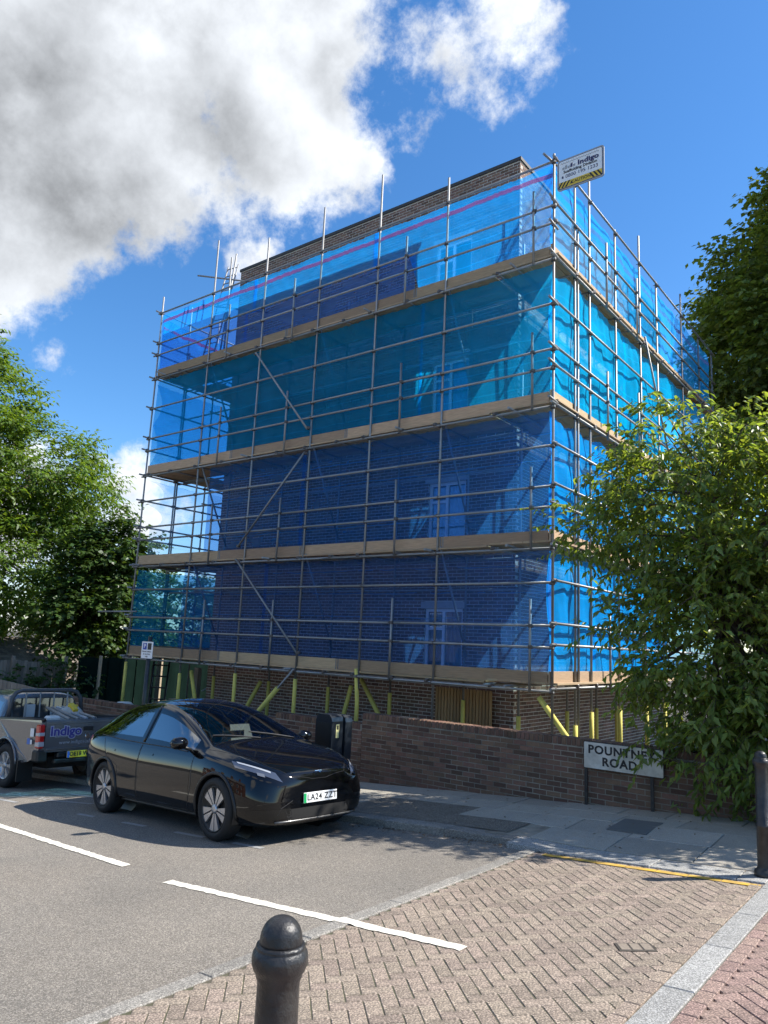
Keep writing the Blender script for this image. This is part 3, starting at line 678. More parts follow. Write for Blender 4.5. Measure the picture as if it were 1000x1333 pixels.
# transoms under the decks, their ends poking out
for k, z in enumerate(DZ):
    for i, x in enumerate([-12.5, -11.5, -10.4, -9.3, -8.3, -7.25, -6.3, -5.3, -4.5, -3.45, -2.6, -1.2]):
        tubepart('transom', (x, -.06-(.22 if (i+k) % 5 == 1 else 0), z-.285), (x+.02, INN+.22, z-.285)); coupler((x, -.05, z-.30))
    tubepart('transom', (-.8, -.26, z-.285), (-.8, INN+.1, z-.285))
    for y in (.9, 1.8, 2.5, 3.3, 4.1, 4.9, 5.6, 6.3, 7.3, 8.4, 9.2, 10.1): tubepart('transom', (-1.42, y, z-.235), (.10, y, z-.235)); coupler((.06, y, z-.25))
    for y in (1.5, 2.3, 3.0, 4.1, 5.2): tubepart('transom', (XL-.1, y, z-.235), (XL+1.4, y, z-.235))
# deck boards and toe boards
def plank(name, x0, x1, yc, w, z, m=board_m, th=.038):
    b = MB(); b.cbox(((x0+x1)/2, yc, z), ((x1-x0)/2-.004, w/2-.004, th/2), .004); return b.build(name, m, scaf)
for k, z in enumerate(DZ):
    zd = z-.225-.02
    for j in range(5):
        xa = XL+.02
        for xb in ((-9.0, -5.2, -1.35) if j % 2 else (-8.2, -4.4, -1.35)): plank('deck_board', xa, xb, .10+.235*j, .228, zd+random.uniform(-.003, .003)); xa = xb
    for j in range(6):
        ya = .02
        for yb in ((3.9, 7.8, 11.6) if j % 2 else (2.6, 6.4, 11.6)):
            b = MB(); b.cbox((-1.20+.235*j, (ya+yb)/2, zd+.045), (.111, (yb-ya)/2-.004, .019), .004); b.build('deck_board', board_y, scaf); ya = yb
    for j in range(5):
        b = MB(); b.cbox((XL+.12+.235*j, 4.5, zd+.045), (.111, 3.1, .019), .004); b.build('deck_board', board_y, scaf)
    # toe boards
    xa = XL+.03
    cuts = [(-8.9, -5.0, -.10), (-9.2, -6.3, -2.4, -.10), (-9.05, -5.1, -.10), (-7.3, -3.3, -.10)][k]
    for xb in cuts:
        b = MB(); b.cbox(((xa+xb)/2, .045, z-.113), ((xb-xa)/2-.004, .019, .1115), .004); b.build('toe_board', board_m, scaf); xa = xb
    ya = -.03
    for yb in (3.8, 7.7, 11.5):
        b = MB(); b.cbox((-.045, (ya+yb)/2, z-.10), (.019, (yb-ya)/2-.004, .1115), .004); b.build('toe_board', board_y, scaf); ya = yb
    b = MB(); b.cbox((XL+.045, 3.9, z-.10), (.019, 3.7, .1115), .004); b.build('toe_board', board_y, scaf)
EB = MB()
for k, z in enumerate(DZ):
    for xb in [(-8.9, -5.0), (-9.2, -6.3, -2.4), (-9.05, -5.1), (-7.3, -3.3)][k]:
        for e_ in (-.03, .03): EB.box((xb+e_, .045, z-.113), (.016, .0205, .113))
    for yb in (3.8, 7.7):
        for e_ in (-.03, .03): EB.box((-.045, yb+e_, z-.10), (.0205, .016, .113))
stuff(EB.build('board_end_band', M('hoop_iron', (.22, .20, .18), .55, metal=.6, var=.3, vscale=20), scaf))
# face bracing (bay 3) and ledger bracing
for p0, p1 in (((-8.24, 7.62), (-6.22, 5.28)), ((-6.25, 4.72), (-8.36, 2.55)), ((-8.38, 2.25), (-6.08, .05)), ((-6.15, -.28), (-7.25, -1.35))):
    tubepart('brace', (p0[0], -4.2*TR, p0[1]), (p1[0], -4.2*TR, p1[1])); coupler((p0[0], -3*TR, p0[1]-.03)); coupler((p1[0], -3*TR, p1[1]+.03))
b = MB(); b.path([(-6.62, -4.2*TR, -.73), (-7.3, -4.2*TR, -1.40), (-7.9, -4.2*TR, -2.0)], .055, 10); shade(b.build('foam_sleeve', foam, scaf))
for i in (1, 3, 5):
    x = XS[i]+.06
    for k in (1, 2, 3): tubepart('brace', (x, .02, DZ[k]-.2), (x, INN, DZ[k]-2.35))
for p0, p1, top in (((-9.75, .3, -1.95), (-10.25, .3, -.55), 1), ((-3.6, .6, -2.0), (-5.1, 1.0, -.45), 0), ((-8.8, .5, -2.1), (-8.25, .9, -.7), 0), ((1.0, .1, -2.0), (-.3, .1, -.45), 1)):
    b = MB(); b.path([p0, Vector(p0).lerp(Vector(p1), .5), p1], .05, 10); shade(b.build('foam_sleeve', foam, scaf))
b = MB(); b.path([(-5.6, INN*.7, -2.0), (-5.2, INN*.7, -.6)], .05, 8); shade(b.build('foam_sleeve', foam, scaf))
# braces on the long side
for a, c in (((4.9, 8.0), (6.6, 5.4)), ((6.2, 5.0), (8.0, 2.7))): tubepart('brace', (4.2*TR, a[0], a[1]), (4.2*TR, c[0], c[1]))
# left end tube stubs
tubepart('tie_tube', (XL-1.7, .02, 1.02-.1), (XL+.2, .02, .94)); tubepart('tie_tube', (-12.3, -.3, 7.86), (-12.15, .4, 7.8)); tubepart('tie_tube', (-.1, -.28, 9.92), (.05, .2, 9.80))
for z in (8.42, 8.95, 7.82, 6.85, 5.95, 5.62, 4.9): tubepart('tie_tube', (.0+.055, -.32, z+.03), (.055, .05, z))
shade_c = stuff(CP.build('coupler', steel_dk, scaf))

# ladder access tower rising above the top deck at the left
lad = thing('ladder', 'aluminium ladder rising above the top deck at the left end', 'ladder', (-11.25, .75, 7.9))
def ladder(root, p0, p1, side, n, m, r=.022):
    p0, p1, side = Vector(p0), Vector(p1), Vector(side)
    for s_ in (-1, 1):
        b = MB(); b.tube(p0+side*s_, p1+side*s_, r, 8); shade(b.build('stile', m, root))
    for i in range(n):
        c = p0.lerp(p1, (i+.6)/n); b = MB(); b.tube(c-side, c+side, r*.7, 8); shade(b.build('rung', m, root))
ladder(lad, (-11.2, .55, 7.9), (-11.45, 1.5, 11.75), (.2, .03, 0), 14, steel)
lad2 = thing('ladder', 'dark step ladder leaning under the scaffold at its left end', 'ladder', (-12.1, .4, -2.9))
ladder(lad2, (-11.6, .2, -2.8), (-12.35, .9, -.4), (.22, .1, 0), 8, trim_black, .03)
for (x0, y0, x1, y1, z0, z1) in ((-10.3, .5, -10.3, .5, 7.9, 11.2), (-11.9, .5, -9.6, .5, 9.9, 9.9), (-11.3, .1, -9.9, 1.6, 10.75, 10.75), (-11.0, .1, -9.6, 1.6, 9.75, 9.75), (-11.05, .9, -10.6, .9, 8.0, 11.6)):
    tubepart('guard_rail', (x0, y0, z0), (x1, y1, z1))

# ------------------------------------------------------------------ blue debris netting
nets = {
 'bright': net_mat('net_bright_blue', (.005, .32, .88), (.42, .77, 1.0), .31),
 'purple': net_mat('net_thin_blue', (.07, .24, .72), (.54, .68, .98), .27),
 'teal': net_mat('net_turquoise', (.003, .36, .70), (.36, .72, .96), .32),
 'navy': net_mat('net_blue', (.04, .225, .60), (.50, .67, .93), .27),
 'lower': net_mat('net_lower_blue', (.065, .20, .52), (.58, .70, .92), .24),
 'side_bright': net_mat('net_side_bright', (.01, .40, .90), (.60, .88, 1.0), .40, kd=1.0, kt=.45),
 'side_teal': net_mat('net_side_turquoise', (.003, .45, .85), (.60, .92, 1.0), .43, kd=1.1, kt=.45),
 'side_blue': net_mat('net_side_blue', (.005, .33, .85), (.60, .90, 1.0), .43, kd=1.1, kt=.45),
 'pale': net_mat('net_pale_blue', (.25, .45, .75), (.84, .92, .98), .14),
 'sky': net_mat('net_sky_blue', (.03, .36, .78), (.50, .80, .97), .32),
 'left_low': net_mat('net_left_low', (.003, .20, .42), (.30, .62, .86), .34),
}
stripe_m = net_mat('net_red_stripe', (.55, .05, .10), (.9, .45, .5), .55)
def net(name, label, org, ud, nd, L_, z0, z1, m, nu=60, nv=16, amp=.02, seed=0, lower=None, upper=None, inset=None, stripe=None, scal=None):
    """cloth sheet in plane (ud, z); lower/upper edge functions of s in 0..1; billows along nd"""
    org, ud, nd = Vector(org), Vector(ud), Vector(nd); rr = random.Random(seed); ph1 = [rr.uniform(0, 6.28) for _ in range(6)]
    nu = int(nu*1.7); nv = max(nv, 30)
    V = []; n2 = nu+1
    for j in range(nv+1):
        t = j/nv
        for i in range(nu+1):
            s = i/nu; za = z0+(lower(s) if lower else 0); zb_ = z1+(upper(s) if upper else 0)
            # the net is tied at each standard: slack between the ties
            sagx = abs(math.sin(s*L_/2.1*math.pi))
            d = amp*(.6*sagx*math.sin(math.pi*t)+.5*math.sin(ph1[0]+s*L_*2.3+t*2)*math.sin(math.pi*t)+.25*math.sin(ph1[1]+s*L_*5.1-t*5)+.22*math.sin(ph1[2]+s*L_*9+3*math.sin(t*4+ph1[3]))+.13*math.sin(ph1[4]+s*L_*17+t*11)*math.sin(ph1[5]+s*L_*1.9)+.16*math.sin(t*19+2*math.sin(s*L_*.9+ph1[3]))*abs(math.sin(ph1[4]+s*L_*.7)))*1.7
            zz_ = za+(zb_-za)*t
            if t in (0, 1): zz_ += (-1 if t else 1)*.04*sagx*rr.random()
            x = s*L_
            if scal: x = x+(scal(t)*(1-s) if s < .5 else 0)
            V.append(org+ud*x+nd*d+Vector((0, 0, zz_)))
    F = [(j*n2+i, j*n2+i+1, (j+1)*n2+i+1, (j+1)*n2+i) for j in range(nv) for i in range(nu)]
    b = MB(); b.add(V, F); o = b.build(name, m, smooth=True); tag(o, label, 'netting')
    # vertical laps where two lengths of net overlap
    for k in range(int(L_/5.5)):
        i0 = int(nu*(k+rr.uniform(.35, .75))*5.5/L_); wd_ = max(1, int(.13/L_*nu))
        if i0+wd_ >= nu: continue
        LV_ = [V[j*n2+i]-nd*.012 for j in range(nv+1) for i in range(i0, i0+wd_+1)]; w1 = wd_+1
        lb = MB(); lb.add(LV_, [(j*w1+i, j*w1+i+1, (j+1)*w1+i+1, (j+1)*w1+i) for j in range(nv) for i in range(wd_)]); lb.build('net_lap', m, o, smooth=True)
    if stripe:
        st, wd = stripe; SV = []; zr0 = st
        for i in range(nu+1):
            for e_ in (0, 1):
                zl_, zh_ = V[i].z, V[nv*n2+i].z; t = clamp((st+e_*wd-zl_)/(zh_-zl_), 0, 1); j0 = min(int(t*nv), nv-1); ft = t*nv-j0
                p = V[j0*n2+i].lerp(V[(j0+1)*n2+i], ft)-nd*.006; SV.append(p)
        sb = MB(); sb.add(SV, [(2*i, 2*i+2, 2*i+3, 2*i+1) for i in range(nu)]); sb.build('red_stripe', stripe_m, o, smooth=True)
    return o
FY = .085
net('debris_net', 'thin purple-blue netting behind the guard rails of the top lift, front side', (XL+.02, FY, 0), (1, 0, 0), (0, -1, 0), -XL*.735, DZ[3]-.02, TOP-.9, nets['purple'], nu=110, seed=1, amp=.012)
low_top = lambda s: .80 if s < .725 else (.80-.82*clamp((s-.725)/.022, 0, 1))
net('debris_net', 'bright blue netting with a red stripe along the top rail, front side', (XL+.02, FY-.035, 0), (1, 0, 0), (0, -1, 0), -XL-.04, DZ[3], TOP, nets['bright'], nu=130, seed=2, amp=.012, lower=low_top, stripe=(TOP-.27, .10))
net('debris_net', 'turquoise netting across the front between the two uppermost decks', (XL+.02, FY, 0), (1, 0, 0), (0, -1, 0), -XL-.05, DZ[2]-.02, DZ[3]-.36, nets['teal'], nu=110, seed=3)
net('debris_net', 'dark blue netting across the front between the second and third decks', (-9.9, FY, 0), (1, 0, 0), (0, -1, 0), 9.85, DZ[1]-.02, DZ[2]-.36, nets['navy'], nu=100, seed=4)
net('debris_net', 'dull blue netting across the front between the two lowest decks', (XL+2.1, FY, 0), (1, 0, 0), (0, -1, 0), -XL-2.15, DZ[0]-.02, DZ[1]-.36, nets['lower'], nu=110, seed=5)
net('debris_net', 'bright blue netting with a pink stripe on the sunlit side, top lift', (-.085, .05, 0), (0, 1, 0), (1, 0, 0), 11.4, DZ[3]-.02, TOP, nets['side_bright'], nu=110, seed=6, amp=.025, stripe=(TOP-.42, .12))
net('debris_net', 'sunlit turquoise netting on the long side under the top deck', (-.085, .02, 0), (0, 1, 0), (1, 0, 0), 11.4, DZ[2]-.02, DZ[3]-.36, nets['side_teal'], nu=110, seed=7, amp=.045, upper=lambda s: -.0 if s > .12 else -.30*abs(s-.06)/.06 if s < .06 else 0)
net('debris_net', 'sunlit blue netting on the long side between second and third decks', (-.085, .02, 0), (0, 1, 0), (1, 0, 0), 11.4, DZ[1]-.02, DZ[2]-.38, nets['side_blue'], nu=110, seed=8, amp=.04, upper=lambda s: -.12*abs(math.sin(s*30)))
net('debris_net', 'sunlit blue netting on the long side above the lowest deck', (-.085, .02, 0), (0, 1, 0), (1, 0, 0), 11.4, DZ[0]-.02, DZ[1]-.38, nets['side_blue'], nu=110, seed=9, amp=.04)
net('debris_net', 'deep blue netting with slack folds at the left end, top lift', (XL+.07, .02, 0), (0, 1, 0), (-1, 0, 0), 7.3, DZ[3]-.02, TOP-.15, nets['sky'], nu=60, seed=10, amp=.06, lower=lambda s: 0, stripe=(TOP-.50, .09))
net('debris_net', 'light blue netting at the left end under the top deck', (XL+.07, .02, 0), (0, 1, 0), (-1, 0, 0), 7.3, DZ[2]-.02, DZ[3]-.48, nets['sky'], nu=60, seed=11, amp=.05, scal=lambda t: .22*abs(math.sin(t*math.pi*2)))
net('debris_net', 'almost clear netting with a scalloped edge at the left end', (XL+.07, .02, 0), (0, 1, 0), (-1, 0, 0), 7.3, DZ[1]-.02, DZ[2]-.42, nets['pale'], nu=60, nv=40, seed=12, amp=.03, scal=lambda t: .62*abs(math.sin((t-.36)/.32*math.pi))**.5 if t > .36 else 0.25)
net('debris_net', 'teal netting at the left end above the lowest deck', (XL+.07, .02, 0), (0, 1, 0), (-1, 0, 0), 7.3, DZ[0]-.02, DZ[1]-.40, nets['left_low'], nu=60, seed=13, amp=.04)

# ------------------------------------------------------------------ scaffold company sign
sg = thing('company_sign', 'white scaffolding company sign with yellow and black caution strip at the corner top', 'sign', (.1, -.09, 9.1))
def round_rect(x0, x1, z0, z1, r, n=6):
    out = []
    for cx, cz, a0 in ((x1-r, z1-r, 0), (x0+r, z1-r, 90), (x0+r, z0+r, 180), (x1-r, z0+r, 270)):
        for i in range(n+1): t_ = R(a0+90*i/n); out.append((cx+r*math.cos(t_), cz+r*math.sin(t_)))
    return out
sx0, sx1, sz0, sz1 = .11, 1.05, 9.10, 9.75
mt = Matrix.Translation((0, -.10, 0))
b = MB(); b.prism(round_rect(sx0, sx1, sz0, sz1, .06), .02, mt); b.build('frame', sign_grey, sg)
b = MB(); b.prism(round_rect(sx0+.03, sx1-.03, sz0+.03, sz1-.03, .045), .012, Matrix.Translation((0, -.108, 0))); b.build('border', sign_navy, sg)
b = MB(); b.prism(round_rect(sx0+.04, sx1-.04, sz0+.04, sz1-.04, .038), .012, Matrix.Translation((0, -.110, 0))); b.build('panel', sign_white, sg)
yq = -.1185; FM = lambda x, z: face_m((x, yq, z), (1, 0, 0), (0, 0, 1))
cx = (sx0+sx1)/2
text('Indigo', .135, sign_navy, sg, FM(cx+.16, sz1-.185), bold=.006, spacing=1.05, xscale=1.2)
text('Scaffolding Division', .082, sign_black, sg, FM(cx, sz1-.285), bold=.002, xscale=1.05)
text('0800 195 1233', .10, sign_navy, sg, FM(cx+.03, sz1-.385), xscale=1.08)
b = MB(); b.prism(round_rect(cx-.37, cx-.335, sz1-.41, sz1-.36, .01), .002, Matrix.Translation((0, yq, 0))); b.build('telephone_symbol', sign_navy, sg)
for i in range(5):
    b = MB(); h = .05+.04*(i % 2); b.prism([(cx-.36+i*.055, sz1-.225), (cx-.318+i*.055, sz1-.225), (cx-.318+i*.055, sz1-.225+h), (cx-.36+i*.055, sz1-.225+h*.8)], .002, Matrix.Translation((0, yq, 0))); b.build('logo_bar', sign_grey if i != 3 else sign_navy, sg)
b = MB()
for i in range(30): b.box((cx-.38+i*.0255, yq, sz1-.085-.012*(i % 2)), (.006, .001, .012))
b.build('logo_rule', sign_grey, sg)
b = MB(); b.prism([(sx0+.042, sz0+.075), (sx0+.075, sz0+.042), (sx1-.075, sz0+.042), (sx1-.042, sz0+.075), (sx1-.042, sz0+.165), (sx0+.042, sz0+.165)], .004, Matrix.Translation((0, -.1165, 0))); b.build('caution_strip', sign_yellow, sg)
for i, q in enumerate((-.40, -.325, -.25, .23, .305, .38)):
    b = MB(); d = .075 if q < 0 else -.075; w_ = .036
    b.prism([(cx+q-w_/2-d/2, sz0+.046), (cx+q+w_/2-d/2, sz0+.046), (cx+q+w_/2+d/2, sz0+.163), (cx+q-w_/2+d/2, sz0+.163)], .002, Matrix.Translation((0, -.1195, 0))); b.build('black_bar', sign_black, sg)
text('CAUTION', .085, sign_black, sg, face_m((cx+.02, -.1195, sz0+.103), (1, 0, 0), (0, 0, 1)), bold=.001)
b = MB(); b.prism([(cx-.205, sz0+.075), (cx-.135, sz0+.075), (cx-.17, sz0+.135)], .002, Matrix.Translation((0, -.1195, 0))); b.build('warning_triangle', sign_black, sg)

# ------------------------------------------------------------------ boundary wall
WY = -1.5; WT = .215
bw = thing('boundary_wall', 'low dark brown brick garden wall along the pavement below the scaffold', 'wall', (-2.9, WY, gz(-2.9, WY)))
def wall_run(x0, x1, ztop, parent, n_parts, name='brick'):
    z0 = gz(x0, WY)-.05; tz = ztop-.115; nc = int(round((tz-z0)/.075)); z0 = tz-nc*.075
    b = MB(); b.box(((x0+x1)/2, WY+WT/2, (z0+ztop)/2-.006), ((x1-x0)/2, WT/2, (ztop-z0)/2-.006)); b.build('mortar_core', mortar_dark, parent)
    br = brick_field(x0, x1, z0, tz)
    br = [q for q in br if q[3] > gz(q[0], WY)+.07]
    brick_set(name, br, (0, WY, 0), (1, 0, 0), (0, -1, 0), brick_dark, parent, n_parts=n_parts, proud=.0045, key=lambda q: abs(q[0]+.6))
    me = None; x = x0   # brick on edge capping
    mb = MB(); mb.cbox((0, 0, 0), (.0325, WT/2+.012, .0525), .006); me = mb.mesh('capping_brick'); me.materials.append(brick_dark)
    while x < x1-.05:
        o = bpy.data.objects.new('capping_brick', me); COL.objects.link(o); o.parent = parent; o.matrix_parent_inverse = parent.matrix_basis.inverted()
        o.location = (x+.0375, WY+WT/2+random.uniform(-.003, .003), ztop-.0525+random.uniform(-.003, .002)); o.rotation_euler = (0, 0, random.uniform(-.02, .02)); x += .0752
wall_run(-2.98, 6.2, -.885, bw, 300)
lw = thing('boundary_wall', 'lower stepped brick garden wall behind the black car and pickup', 'wall', (-7, WY, gz(-7, WY)))
for i, (x0, x1, zt) in enumerate(((-5.2, -2.985, -1.075), (-8.2, -5.205, -1.19), (-13.0, -8.205, -1.36))): wall_run(x0, x1, zt, lw, 100)

# street name sign
sn = thing('street_sign', 'white street name plate on black posts in front of the brick wall', 'sign', (1.26, -1.62, gz(1.26, -1.62)+.1))
b = MB(); b.prism(round_rect(1.245, 2.36, -1.255, -.90, .012, 3), .012, Matrix.Translation((0, -1.60, 0))); b.build('plate', plate_white, sn)
b = MB(); b.prism(round_rect(1.235, 2.37, -1.265, -.89, .015, 3), .010, Matrix.Translation((0, -1.594, 0))); b.build('backing', sign_black, sn)
for x in (1.262, 2.20):
    b = MB(); b.box((x, -1.575, (-.90+gz(x, WY)+.1)/2), (.022, .012, (-.90-gz(x, WY)-.1)/2)); b.build('post', black_iron, sn)
text('POUNTNEY', .158, sign_black, sn, face_m((1.78, -1.6075, -1.0), (1, 0, 0), (0, 0, 1)), bold=.0055, spacing=1.12, xscale=1.05)
text('ROAD', .158, sign_black, sn, face_m((1.76, -1.6075, -1.155), (1, 0, 0), (0, 0, 1)), bold=.0055, spacing=1.12, xscale=1.05)

# parking sign
ps = thing('parking_sign', 'small white parking sign on a black post beside the scaffold left end', 'sign', (-6.35, -3.85, gz(-6.35, -3.85)+.11))
b = MB(); b.tube((-6.27, -3.82, gz(-6.3, -3.85)+.1), (-6.27, -3.82, .30), .04, 12); shade(b.build('post', black_iron, ps))
b = MB(); b.prism(round_rect(-6.44, -6.10, -.10, .205, .012, 3), .006, Matrix.Translation((0, -3.865, 0))); b.build('plate', sign_white, ps)
for i, x in enumerate((-6.40, -6.255)):
    b = MB(); b.prism(round_rect(x, x+.115, .06, .18, .006, 2), .003, Matrix.Translation((0, -3.8685, 0))); b.build('symbol_panel', sign_blue if i == 0 else sign_black, ps)
text('P', .11, sign_white, ps, face_m((-6.343, -3.8705, .12), (1, 0, 0), (0, 0, 1)), bold=.002)
for t_, z in (('Permit holders', .025), ('or pay here', -.02), ('→', -.065)): text(t_ if t_ != '→' else 'only', .046, sign_black, ps, face_m((-6.27, -3.8685, z), (1, 0, 0), (0, 0, 1)))

# ------------------------------------------------------------------ bollards
def bollard(x, y, zb_, H, label):
    o = thing('bollard', label, 'bollard', (x, y, zb_), group='black bollards at the crossing')
    k = H/1.16
    prof = [(.098, 0), (.100, .03), (.092, .06), (.072, .075), (.067, .10), (.064, .45*k), (.070, .455*k), (.070, .475*k), (.062, .48*k), (.0565, .985*k), (.0575, 1.0*k), (.0625, 1.012*k), (.0625, 1.018*k), (.070, 1.028*k), (.0750, 1.042*k), (.0760, 1.056*k), (.0735, 1.070*k), (.0675, 1.078*k), (.0660, 1.080*k), (.0670, 1.084*k), (.0650, 1.089*k), (.0600, 1.092*k)]
    b = MB(); b.lathe([(r, z+zb_) for r, z in prof], 40, Matrix.Translation((x, y, 0))); sm = b.build('shaft', black_iron, o, smooth=True)
    dome = [(.0590, 1.088*k)]
    for i in range(0, 11):
        t_ = i/10*math.pi/2; dome.append((.0575*math.cos(t_)**.85, 1.098*k+.060*k*math.sin(t_)))
    dome[-1] = (0.0, dome[-1][1])
    b = MB(); b.lathe([(r, z+zb_) for r, z in dome], 40, Matrix.Translation((x, y, 0))); b.build('dome_cap', black_iron, o, smooth=True)
    return o
BP = Vector((4.165, -10.624, -1.55))
bo = bollard(BP.x, BP.y, -1.53, 1.16, 'black iron bollard in the foreground, its domed head cut by the photo bottom')
# reflective white band sticker on the near bollard, on the side facing right
b = MB(); V = []; n = 10
for i in range(n+1):
    a = R(-28+i*5.6)
    for j in range(9):
        w_ = math.sin(j/8*math.pi)*.7+.3; a2 = R(0)+(a)*w_; rr_ = .0618+.0006
        V.append((BP.x+rr_*math.cos(a2+.06), BP.y+rr_*math.sin(a2+.06), -1.53+.62+j*.035))
b.add(V, [(i*9+j, (i+1)*9+j, (i+1)*9+j+1, i*9+j+1) for i in range(n) for j in range(8)]); b.build('white_band', sign_white, bo, smooth=True)
bo2 = bollard(4.05, -4.03, pz(4.05, -4.03)-.01, 1.15, 'black iron bollard standing on the pavement at the right edge')

# ------------------------------------------------------------------ charging point
ch = thing('charging_point', 'dark navy upright charging cabinet on the pavement beside the black car', 'charging point', (-2.0, -3.3, gz(-2, -3.3)+.1))
z0 = gz(-2, -3.3)+.1
b = MB(); prof = [(-.165, 0), (.165, 0), (.165, 1.16), (.15, 1.22), (.10, 1.26), (-.10, 1.26), (-.15, 1.22), (-.165, 1.16)]
b.prism(prof, .26, Matrix.Translation((-2.07, -3.42, z0))); o = b.build('cabinet', charger_m, ch)
b = MB(); b.prism([(x*.93, z*.985) for x, z in prof],   .16, Matrix.Translation((-2.03, -3.19, z0))); b.build('rear_cabinet', charger_m, ch)
b = MB(); b.cbox((-1.903, -3.42, z0+1.02), (.003, .035, .10), .001); b.build('label', M('label_yellow', (.6, .55, .25), .6), ch)
b = MB(); b.cbox((-1.903, -3.42, z0+1.07), (.0035, .022, .03), .001); b.build('label_print', sign_black, ch)
b = MB(); b.box((-2.07, -3.552, z0+.62), (.14, .003, .52)); b.build('front_panel', trim_black, ch)

# white tub on the ground behind the low wall
b = MB(); b.lathe([(.0, .36), (.16, .35), (.24, .27), (.27, .12), (.285, .10), (.285, .06), (.27, .05), (.27, 0)], 24, Matrix.Translation((-10.9, -1.15, -1.70))); tag(b.build('plastic_tub', white_plastic, smooth=True), 'white upturned plastic tub behind the low wall at scaffold left', 'tub')

# ------------------------------------------------------------------ vehicles
def loft(stations, rows, close_ends=True):
    """stations: list of lists of (x,y,z) half sections from bottom centre to top centre (y>=0); returns verts, faces with (i,j) ids, mirrored"""
    V = []; ns = len(stations); nr = len(stations[0]); full = 2*nr-2; F = []; ID = []
    for st in stations:
        V += [Vector(p) for p in st]+[Vector((p[0], -p[1], p[2])) for p in st[nr-2:0:-1]]
    for i in range(ns-1):
        for j in range(full):
            j2 = (j+1) % full; F.append((i*full+j, (i+1)*full+j, (i+1)*full+j2, i*full+j2)); ID.append((i, j if j < nr-1 else full-1-j))
    for i, rev in ((0, 0), (ns-1, 1)):      # end caps as quad strips between the two halves
        for j in range(nr-1):
            a, b_ = i*full+j, i*full+j+1; c = i*full+(full-j-1) % full; d = i*full+(full-j) % full
            q = [a, b_, c, d] if j < nr-2 else [a, b_, d]
            if j == 0: q = [a, b_, c]
            q = list(dict.fromkeys(q)); F.append(tuple(q if rev else q[::-1])); ID.append((-1-rev, j))
    return V, F, ID
def subdiv(V, F, mats, level=2, crease=None):
    me = bpy.data.meshes.new('cage'); me.from_pydata([tuple(v) for v in V], [], F); me.polygons.foreach_set('material_index', mats)
    for k in range(max(mats)+1): me.materials.append(carblack)
    bm = bmesh.new(); bm.from_mesh(me); bmesh.ops.recalc_face_normals(bm, faces=bm.faces); bm.to_mesh(me); bm.free()
    o = bpy.data.objects.new('cage', me); COL.objects.link(o); md = o.modifiers.new('s', 'SUBSURF'); md.levels = level; md.render_levels = level
    dg = bpy.context.evaluated_depsgraph_get(); out = bpy.data.meshes.new_from_object(o.evaluated_get(dg)); bpy.data.objects.remove(o); return out
def split_mesh(me, k, name, keep=None):
    """faces of material slot k (and passing keep) as a new mesh"""
    bm = bmesh.new(); bm.from_mesh(me)
    dl = [f for f in bm.faces if f.material_index != k or (keep and not keep(f))]
    bmesh.ops.delete(bm, geom=dl, context='FACES'); 
    for f in bm.faces: f.material_index = 0; f.smooth = True
    m2 = bpy.data.meshes.new(name); bm.to_mesh(m2); bm.free(); return m2
def cut_arches(me, wheels, Rw, ymin):
    bm = bmesh.new(); bm.from_mesh(me)
    for (cx, cz) in wheels:
        ins = {v for v in bm.verts if abs(v.co.y) > ymin and (v.co.x-cx)**2+(v.co.z-cz)**2 < Rw*Rw}
        dl = [f for f in bm.faces if all(v in ins for v in f.verts)]
        bmesh.ops.delete(bm, geom=dl, context='FACES')
        for v in bm.verts:
            if v.is_valid and v in ins:
                d = Vector((v.co.x-cx, v.co.z-cz)); 
                if d.length > 1e-4: d = d.normalized()*Rw; v.co.x = cx+d.x; v.co.z = cz+d.y
    for f in bm.faces: f.smooth = True
    bm.to_mesh(me); bm.free()
def bvh_of(me): return BVHTree.FromPolygons([v.co.copy() for v in me.vertices], [tuple(p.vertices) for p in me.polygons])
def cast(bv, o, d, off=.003):
    h = bv.ray_cast(Vector(o), Vector(d).normalized())
    if h[0] is None: return None
    n = h[1]; n = n if n.dot(Vector(d)) < 0 else -n
    return h[0]+n*off
def patch_on(bv, fn, dirv, nu, nv, off=.003):
    """fn(s,t) -> ray origin"""
    V = []; F = []
    for j in range(nv+1):
        for i in range(nu+1):
            p = cast(bv, fn(i/nu, j/nv), dirv, off); V.append(p)
    n2 = nu+1
    for j in range(nv):
        for i in range(nu):
            q = (j*n2+i, j*n2+i+1, (j+1)*n2+i+1, (j+1)*n2+i)
            if all(V[k] is not None for k in q): F.append(q)
    V = [v if v is not None else Vector((0, 0, .3)) for v in V]
    b = MB(); b.add(V, F); return b
def bil(c):
    c = [Vector(q) for q in c]
    return lambda s, t: (c[0]*(1-s)+c[1]*s)*(1-t)+(c[3]*(1-s)+c[2]*s)*t
def seam_on(bv, pts, dirv, r=.004, off=-.001, step=.06):
    out = []
    for a, b_ in zip(pts[:-1], pts[1:]):
        a, b_ = Vector(a), Vector(b_); n = max(1, int((b_-a).length/step))
        for i in range(n): out.append(cast(bv, a.lerp(b_, i/n), dirv, off))
    out.append(cast(bv, pts[-1], dirv, off)); out = [p for p in out if p is not None]
    b = MB(); 
    if len(out) > 1: b.path(out, r, 5)
    return b
